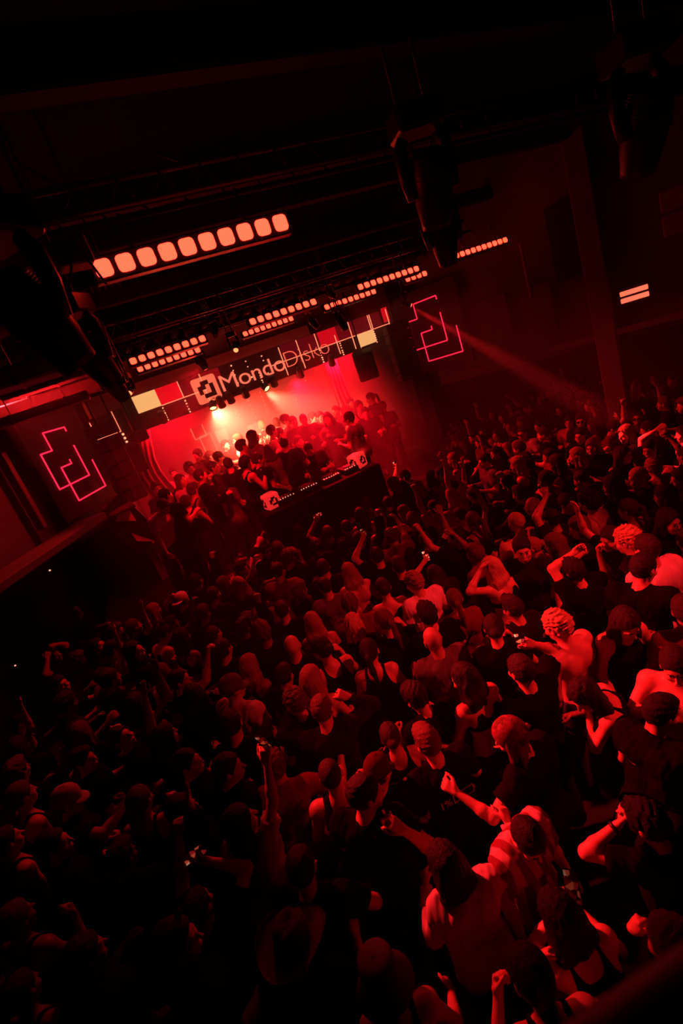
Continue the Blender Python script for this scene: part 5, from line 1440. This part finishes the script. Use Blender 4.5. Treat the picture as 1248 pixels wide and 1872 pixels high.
hero((326, 1246), 'dark-haired person holding a dark phone, profile to the stage', 'the person with a dark phone', pose=dict(R='film', L='bent', head=(0, -20, 0)), face=-40, hair=('short', 'k'), top=('tee', 'black'), h=M_)
hero((150, 1392), 'person with dark hair and a lit ear in the dark left crowd', None, pose=dict(R='bent', L='bent', head=(0, -25, 0)), face=-40, hair=('quiff', 'k'), top=('tee', 'black'), h=M_)
hero((246, 1192), 'person with dark hair right beside the bare back with straps', None, pose=dict(R='bent', L='bent', head=(-4, -25, 0)), face=-40, hair=('bob', 'k'), top=('tee', 'black'), h=M_)

# --- held phones at the front row before the booth
PHROW = [((524, 966), (519, 930), 'phone held up second from the left logo cube', 'L'), ((548, 972), (542, 928), 'bright phone held up in the middle of the front row', 'L'), ((582, 958), (556, 914), 'phone on a long arm before the booth', 'L'),
         ((612, 938), (603, 878), 'phone held straight up in front of the decks', 'R'), ((600, 976), (578, 948), 'glowing phone held sideways below the booth', 'L')]
for i, (hp, pp, lb, sd) in enumerate(PHROW):
    a = hero(hp, 'person lifting the %s' % lb.replace('phone held up ', 'phone ').replace('the front row', 'the row'), None, pose=dict(sex='mf'[i % 2], R='bent', L='bent'), face=4, hair=(('short', 'k'), ('long', 'd'), ('crop', 'd'), ('pony', 'd'), ('short', 'n'))[i], top=('tee', ('black', 'dark', 'grey', 'black', 'dark')[i]), h=M_, to={sd: (pp, (1, .1, -.4), (0, .9, 0), .6)})
    phone(a, sd, lb, (.8, 1.4, 1.2, .9, 1.3)[i], i == 4)

# --- people on the stage
STG = 'people on the stage'
def onstage(px, label, **kw):
    kw.setdefault('h', .014); kw.setdefault('shoes', False)
    pose = kw.pop('pose', dict(R='bent', L='bent')); b = kw.pop('b', None); sc_ = kw.get('s', 1)
    if b is None:                 # which step of the stage this head stands over
        for b, far in RISERS:
            if atZ(*px, b+1.62*sc_)[1] < far: break
    dz = kw.pop('dz', 0)
    return person(px, pose, label, base=b, group=STG, xy=atZ(*px, b+1.62*sc_-dz)[:2], **kw)
RISERS = ((STZ, 9.9), (STZ+.22, 11.2), (STZ+.44, 12.4), (STZ+.66, 14.5))
for i, (b_, far) in enumerate(RISERS[1:]):
    y0 = RISERS[i][1]-.25
    struct(MB().box((3.1, (y0+14.9)/2, (STZ+b_)/2), (6.6, 14.9-y0, b_-STZ), None, .01).build('trim_stage_riser', MATS['stage_black']))
DJSTR = stripe_mat('dj_stripes', (.5, .45, .45), (.05, .02, .02), .07)
dj = onstage((541, 846), 'DJ in a striped shirt bending over the decks', dz=.30, pose=dict(R='bent', L='bent', head=(26, 0, 0), lean=(12, 0)), face=180, hair=('short', 'k'), top=('shirt', 'light'))
recloth(dj, DJSTR)
onstage((574, 838), 'DJ in a dark shirt with a pale chest print beside the striped shirt', dz=.26, pose=dict(R='bent', L='bent', head=(20, 0, 0), lean=(8, 0)), face=175, hair=('short', 'k'), top=('tee', 'dark'))
onstage((500, 852), 'person in a lit pale shirt left of the DJ in stripes', dz=.12, face=120, hair=('short', 'd'), top=('tee', 'light'))
onstage((272, 922), 'man in a white t-shirt leaning down at the left end of the stage', pose=dict(R='down', L='down', lean=(22, 0), head=(20, 0, 0)), face=-70, hair=('short', 'k'), top=('tee', 'white'))
onstage((286, 894), 'dark-haired man in black behind the leaning white t-shirt', face=-60, hair=('short', 'k'), top=('tee', 'black'))
onstage((318, 866), 'dark-haired person in a lit pale top near the left curtain', face=-60, hair=('short', 'k'), top=('tee', 'light'))
onstage((347, 858), 'tall dark-haired person by the left curtain, hair outlined by haze', face=-50, hair=('afro', 'k'), top=('tee', 'pink'), s=1.03)
onstage((330, 880), 'person in a pale shirt standing low by the left curtain', face=-40, hair=('bob', 'k'), top=('tee', 'light'))
onstage((363, 832), 'man with a lit face at the left back of the stage', face=-120, hair=('short', 'k'), top=('tee', 'dark'))
onstage((436, 804), 'man with lit face and pale shirt among the dark backs', face=-140, hair=('short', 'n'), top=('tee', 'white'))
onstage((480, 780), 'person in white facing the lights near the solid lit square', face=170, hair=('quiff', 'g'), top=('tee', 'white'))
onstage((507, 775), 'man in glasses facing the haze in the middle of the stage', face=150, hair=('short', 'k'), top=('tee', 'light'), glasses='on')
row = [(302, 908), (328, 905), (352, 898), (378, 890), (402, 882), (428, 864), (366, 872), (340, 920), (382, 836), (399, 838), (412, 815), (424, 828), (440, 818), (449, 826), (461, 800), (472, 806), (486, 798), (495, 790), (509, 795), (521, 770), (536, 772), (555, 768), (570, 766), (586, 762), (600, 766), (615, 752), (640, 738), (655, 744), (680, 728), (700, 745), (390, 856), (418, 850), (447, 850), (470, 842), (492, 826), (520, 812), (545, 808), (585, 790), (612, 780), (640, 766), (668, 756)]
SHY = ['short', 'crop', 'mop', 'short', 'long', 'bun', 'short', 'curly', 'pony', 'cap']
SPOSE = [dict(R='bent', L='bent'), dict(R='chest', L='loose', head=(4, 20, 0)), dict(sex='f', R='bent', L='bent'), dict(R='bent', L='side'), dict(R='loose', L='loose', head=(6, -20, 0))]
STOP = [('tee', 'black'), ('tee', 'dark'), ('long', 'black'), ('tee', 'grey'), ('tank', 'black')]
rs = random.Random(11)
for i, q in enumerate(row):
    hs = SHY[i % 10]; po = SPOSE[(i*3) % 5]; tp = STOP[(i*7) % 5]
    kw = dict(hair=('short', 'k') if hs == 'cap' else (hs, 'kd'[i % 2]), hat=('cap', 'black') if hs == 'cap' else None)
    onstage(q, 'dark silhouette of a person on the stage against the red haze', pose=po, face=rs.uniform(-30, 60), top=tp, s=rs.uniform(.96, 1.04), **kw)

for q_, z_ in (((800, 1457), 3.3), ((830, 1457), 3.3), ((735, 1081), 5.6), ((960, 1580), 2.8), ((920, 1640), 2.8), ((1060, 1240), 3.9), ((1040, 1270), 3.9), ((985, 1420), 3.4), ((590, 1360), 3.6), ((650, 1560), 3.1), ((1215, 1400), 3.3), ((1060, 1290), 3.7)): PROTECT.append((*q_, z_))
# ------------------------------------------------------------------ the rest of the crowd
def inside(x, y):
    if (y > 7.75 and x < 6.4) or y > 9.5 or y < .9: return False
    wl = -1.15+(y-8.75)*.52
    if x < wl or math.hypot(x-pc[0], y-pc[1]) < .5: return False
    if x > 6.6 and y > 6: return x < 10.8
    return x < 8.6+(y < 5)*1.5
ARCH = []
AP = [dict(R='bent', L='bent', head=(2, 6, 0)), dict(R='loose', L='bent', head=(6, -12, 0)), dict(sex='f', R='bent', L='loose', head=(4, 8, 0)), dict(sex='f', R='chest', L='bent', head=(2, -8, 4)),
      dict(R='fist', L='bent', head=(-4, 0, 0)), dict(R='bent', L='high', head=(-4, 6, 0)), dict(sex='f', R='wave', L='bent', head=(0, 0, 0)), dict(R='film', L='loose', head=(-4, -4, 0)), dict(R='side', L='bent', lean=(6, 0), head=(10, 14, 0)), dict(sex='f', R='drink', L='bent', head=(4, 20, 0))]
ARMW = ['', '', '', '', ' with a raised fist', ' with one arm high', ' waving', ' filming', '', ' drinking']
HM = [('short', 'k'), ('crop', 'd'), ('mop', 'n'), ('quiff', 'd'), ('short', 'd'), ('curly', 'k')]
HF = [('long', 'd'), ('bun', 'k'), ('pony', 'n'), ('bob', 'k'), ('long', 'g'), ('long', 'n')]
HW = {'short': 'short-haired', 'crop': 'cropped-haired', 'mop': 'tousle-haired', 'quiff': 'quiffed', 'buzz': 'shaven', 'curly': 'curly-haired', 'long': 'long-haired', 'bun': 'bun-haired', 'pony': 'ponytailed', 'bob': 'bob-haired'}
TM = [('tee', 'black'), ('tee', 'dark'), ('tee', 'black'), ('long', 'dark'), ('tee', 'grey'), ('tee', 'black'), ('hoodie', 'black'), ('tee', 'wine')]
TF = [('tank', 'black'), ('tee', 'black'), ('tank', 'dark'), ('crop', 'black'), ('tee', 'dark'), ('tank', 'wine')]
TW = {'tee': 't-shirt', 'long': 'long sleeves', 'hoodie': 'hoodie', 'tank': 'tank top', 'crop': 'crop top'}
LAND += [('the left logo cube', dict(x=float(bl[0]), y=YB, base=0, s=1)), ('the right logo cube', dict(x=float(br[0]), y=YB, base=0, s=1))]
for nm, px in (('the light below the right emblem', (819, 700)), ('the right pillar', (1110, 690))):
    q = atZ(*px, 1.65); LAND.append((nm, dict(x=q[0], y=q[1], base=0, s=1)))
spots_ = [(p['x'], p['y']) for p in PEOPLE if p['base'] == 0]
rs = random.Random(42)
FILL_N, tries, made = 126, 0, 0
used = set(p['label'] for p in PEOPLE)
LP = [(n, np.array(proj((i['x'], i['y'], 1.62)))) for n, i in LAND]
hero_px = [np.array(proj((p['x'], p['y'], 1.62*p['s']))) for p in PEOPLE if p['base'] == 0]
cand = []
while tries < 60000 and made < FILL_N:
    tries += 1
    # aim at the picture evenly, then stand the person on the floor there
    u, v = rs.uniform(-10, 1258), rs.uniform(690, 1890)
    q = atZ(u, v, 1.65)
    if ray(u, v)[2] >= -.02: continue
    x, y = q[0], q[1]
    if not inside(x, y): continue
    dep = proj((x, y, 1.65))[2]
    gap = .40 if dep < 6 else .44
    if any((x-a)**2+(y-b)**2 < gap*gap for a, b in spots_): continue
    # leave the heads of people further back in view
    sc = FPX/dep
    if any(abs(u-hp[0]) < .14*sc and -.26*sc < hp[1]-v < .24*sc for hp in hero_px): continue
    if any(abs(u-a) < .27*sc and -.30*sc < b-v < .75*sc and dep < z_+.35 for a, b, z_ in PROTECT): continue
    if dep < 4.2 and any(abs(u-hp[0]) < .24*sc and 0 < v-hp[1] < .42*sc for hp in hero_px): continue
    ai = rs.choice((0, 0, 1, 1, 2, 2, 3, 4, 5, 6, 7, 8, 9)) if dep > 4 else rs.choice((0, 1, 2, 3, 8))
    po = AP[ai]; fem = po.get('sex') == 'f'
    hr = rs.choice(HF if fem else HM); tp = rs.choice(TF if fem else TM)
    order = sorted(LP, key=lambda n: np.hypot(n[1][0]-u, n[1][1]-v)/(n[1][2]+2))
    lab = None
    for n, c in order[:14]:
        dx, dy = u-c[0], v-c[1]; dd = math.hypot(dx, dy)
        far = '' if dd < .55*sc else 'some way ' if dd < 1.3*sc else 'well '
        if abs(dx) > 1.6*abs(dy): rel = 'left of' if dx < 0 else 'right of'
        elif abs(dy) > 1.6*abs(dx): rel = 'behind' if dy < 0 else 'in front of'
        else: rel = ('behind and left of' if dx < 0 else 'behind and right of') if dy < 0 else ('below and left of' if dx < 0 else 'below and right of')
        t = '%s %s in %s%s, %s%s %s' % (HW[hr[0]], 'woman' if fem else 'man', tp[1]+' '+TW[tp[0]], ARMW[ai], far, rel, n)
        if t not in used and len(t.replace('-', ' ').split()) <= 16: lab = t; break
    if lab is None: continue
    used.add(lab)
    person((u, v), po, lab, face=rs.gauss(0, 22), s=rs.uniform(.94, 1.05), hair=hr, top=tp, sk=rs.choice('aaabbc'), h=.0135 if dep < 7 else .015, xy=(x, y), legs=rs.choice(('dark', 'blue', 'black')), shoes=dep < 8)
    spots_.append((x, y)); hero_px.append(np.array([u, v, dep])); made += 1

# prints on clothing and other small things people wear
def on_back(info, z, w, y_extra=.0):
    for o in info['root'].children:          # where the cloth of the back lies
        if o.name.split('.')[0] in TOPNAME.values():
            co = np.array([v.co for v in o.data.vertices]); q = info['P'].T((0, 0, z))
            co = co[(abs(co[:, 0]-q[0]) < .17) & (abs(co[:, 2]-q[2]) < .06)]
            return np.array([q[0], (co[:, 1].min() if w > 0 else co[:, 1].max())-.004*w, q[2]])
def print_part(info, mesh, m, pos, name='print', label=None, back=True):
    o = link(name, mesh, m, info['root'], None, label)
    R = info['P'].RT if back else info['P'].RT @ rotz(math.pi)
    o.matrix_local = Matrix([[*R[i], pos[i]] for i in range(3)]+[[0, 0, 0, 1]])
    return o
INK = mat('print_ink', (.62, .58, .57), .8)
def text_mesh(body, size, off=0.0):
    c = bpy.data.curves.new('print', 'FONT'); c.body = body; c.size = size; c.offset = off; c.align_x = 'CENTER'; c.extrude = .0015
    o = bpy.data.objects.new('print', c); COL.objects.link(o); o.rotation_euler = (math.pi/2, 0, 0)
    bpy.context.view_layer.update()
    me = bpy.data.meshes.new_from_object(o.evaluated_get(bpy.context.evaluated_depsgraph_get()))
    me.transform(Matrix.Rotation(math.pi/2, 4, 'X')); bpy.data.objects.remove(o); return me
bk = on_back(batt, 1.25, 1)
print_part(batt, text_mesh('1%', .085), INK, bk+np.array([-.085, 0, -.03]), 'print', 'printed figure reading 1%')
m = MB()
for cx_, cz_, a, b in ((.065, .03, .17, .008), (.065, -.035, .17, .008), (-.016, 0, .008, .07), (.146, 0, .008, .07), (.156, 0, .012, .03)):
    m.box((cx_, 0, cz_), (a, .003, b))
print_part(batt, m.mesh('print'), INK, bk+np.zeros(3), 'print', 'printed outline of a battery')
bk = on_back(box, 1.22, 1)
print_part(box, text_mesh('24', .085), INK, bk+np.array([.02, 0, -.03]), 'print', 'printed number 24')
m = MB()
for cx_, cz_, a, b in ((0, .055, .24, .008), (0, -.055, .24, .008), (-.116, 0, .008, .11), (.116, 0, .008, .11)): m.box((cx_, 0, cz_), (a, .003, b))
print_part(box, m.mesh('print'), INK, bk+np.zeros(3), 'print', 'printed frame')
ck = on_back(prof, 1.30, -1)
m = MB()
for i in range(5): m.box((-.02+i*.012, 0, .012-.006*(i % 2)), (.007, .003, .022))
m.box((.004, 0, -.012), (.05, .003, .003))
print_part(prof, m.mesh('print'), INK, ck+np.array([.05, .004, 0]), 'print', 'small pale print on the chest', False)
# wrist watch
A = watch['P'].arm['L']; wc = A['W']-A['d']*.025
M = frame_to(wc, A['d'])
m = MB(); m.lathe([(.031, -.010), (.036, -.010), (.036, .010), (.031, .010)], 18, M); m.build('watch', METAL, watch['root'])
m = MB(); q = -A['n']*.037; m.lathe([(.001, -.004), (.017, -.004), (.017, .005), (.001, .006)], 14, frame_to(wc+q, -A['n'])); m.build('watch_face', GREYM, watch['root'])
print('PEOPLE', len(PEOPLE), 'filler', made, 'meshes', len(MESH))
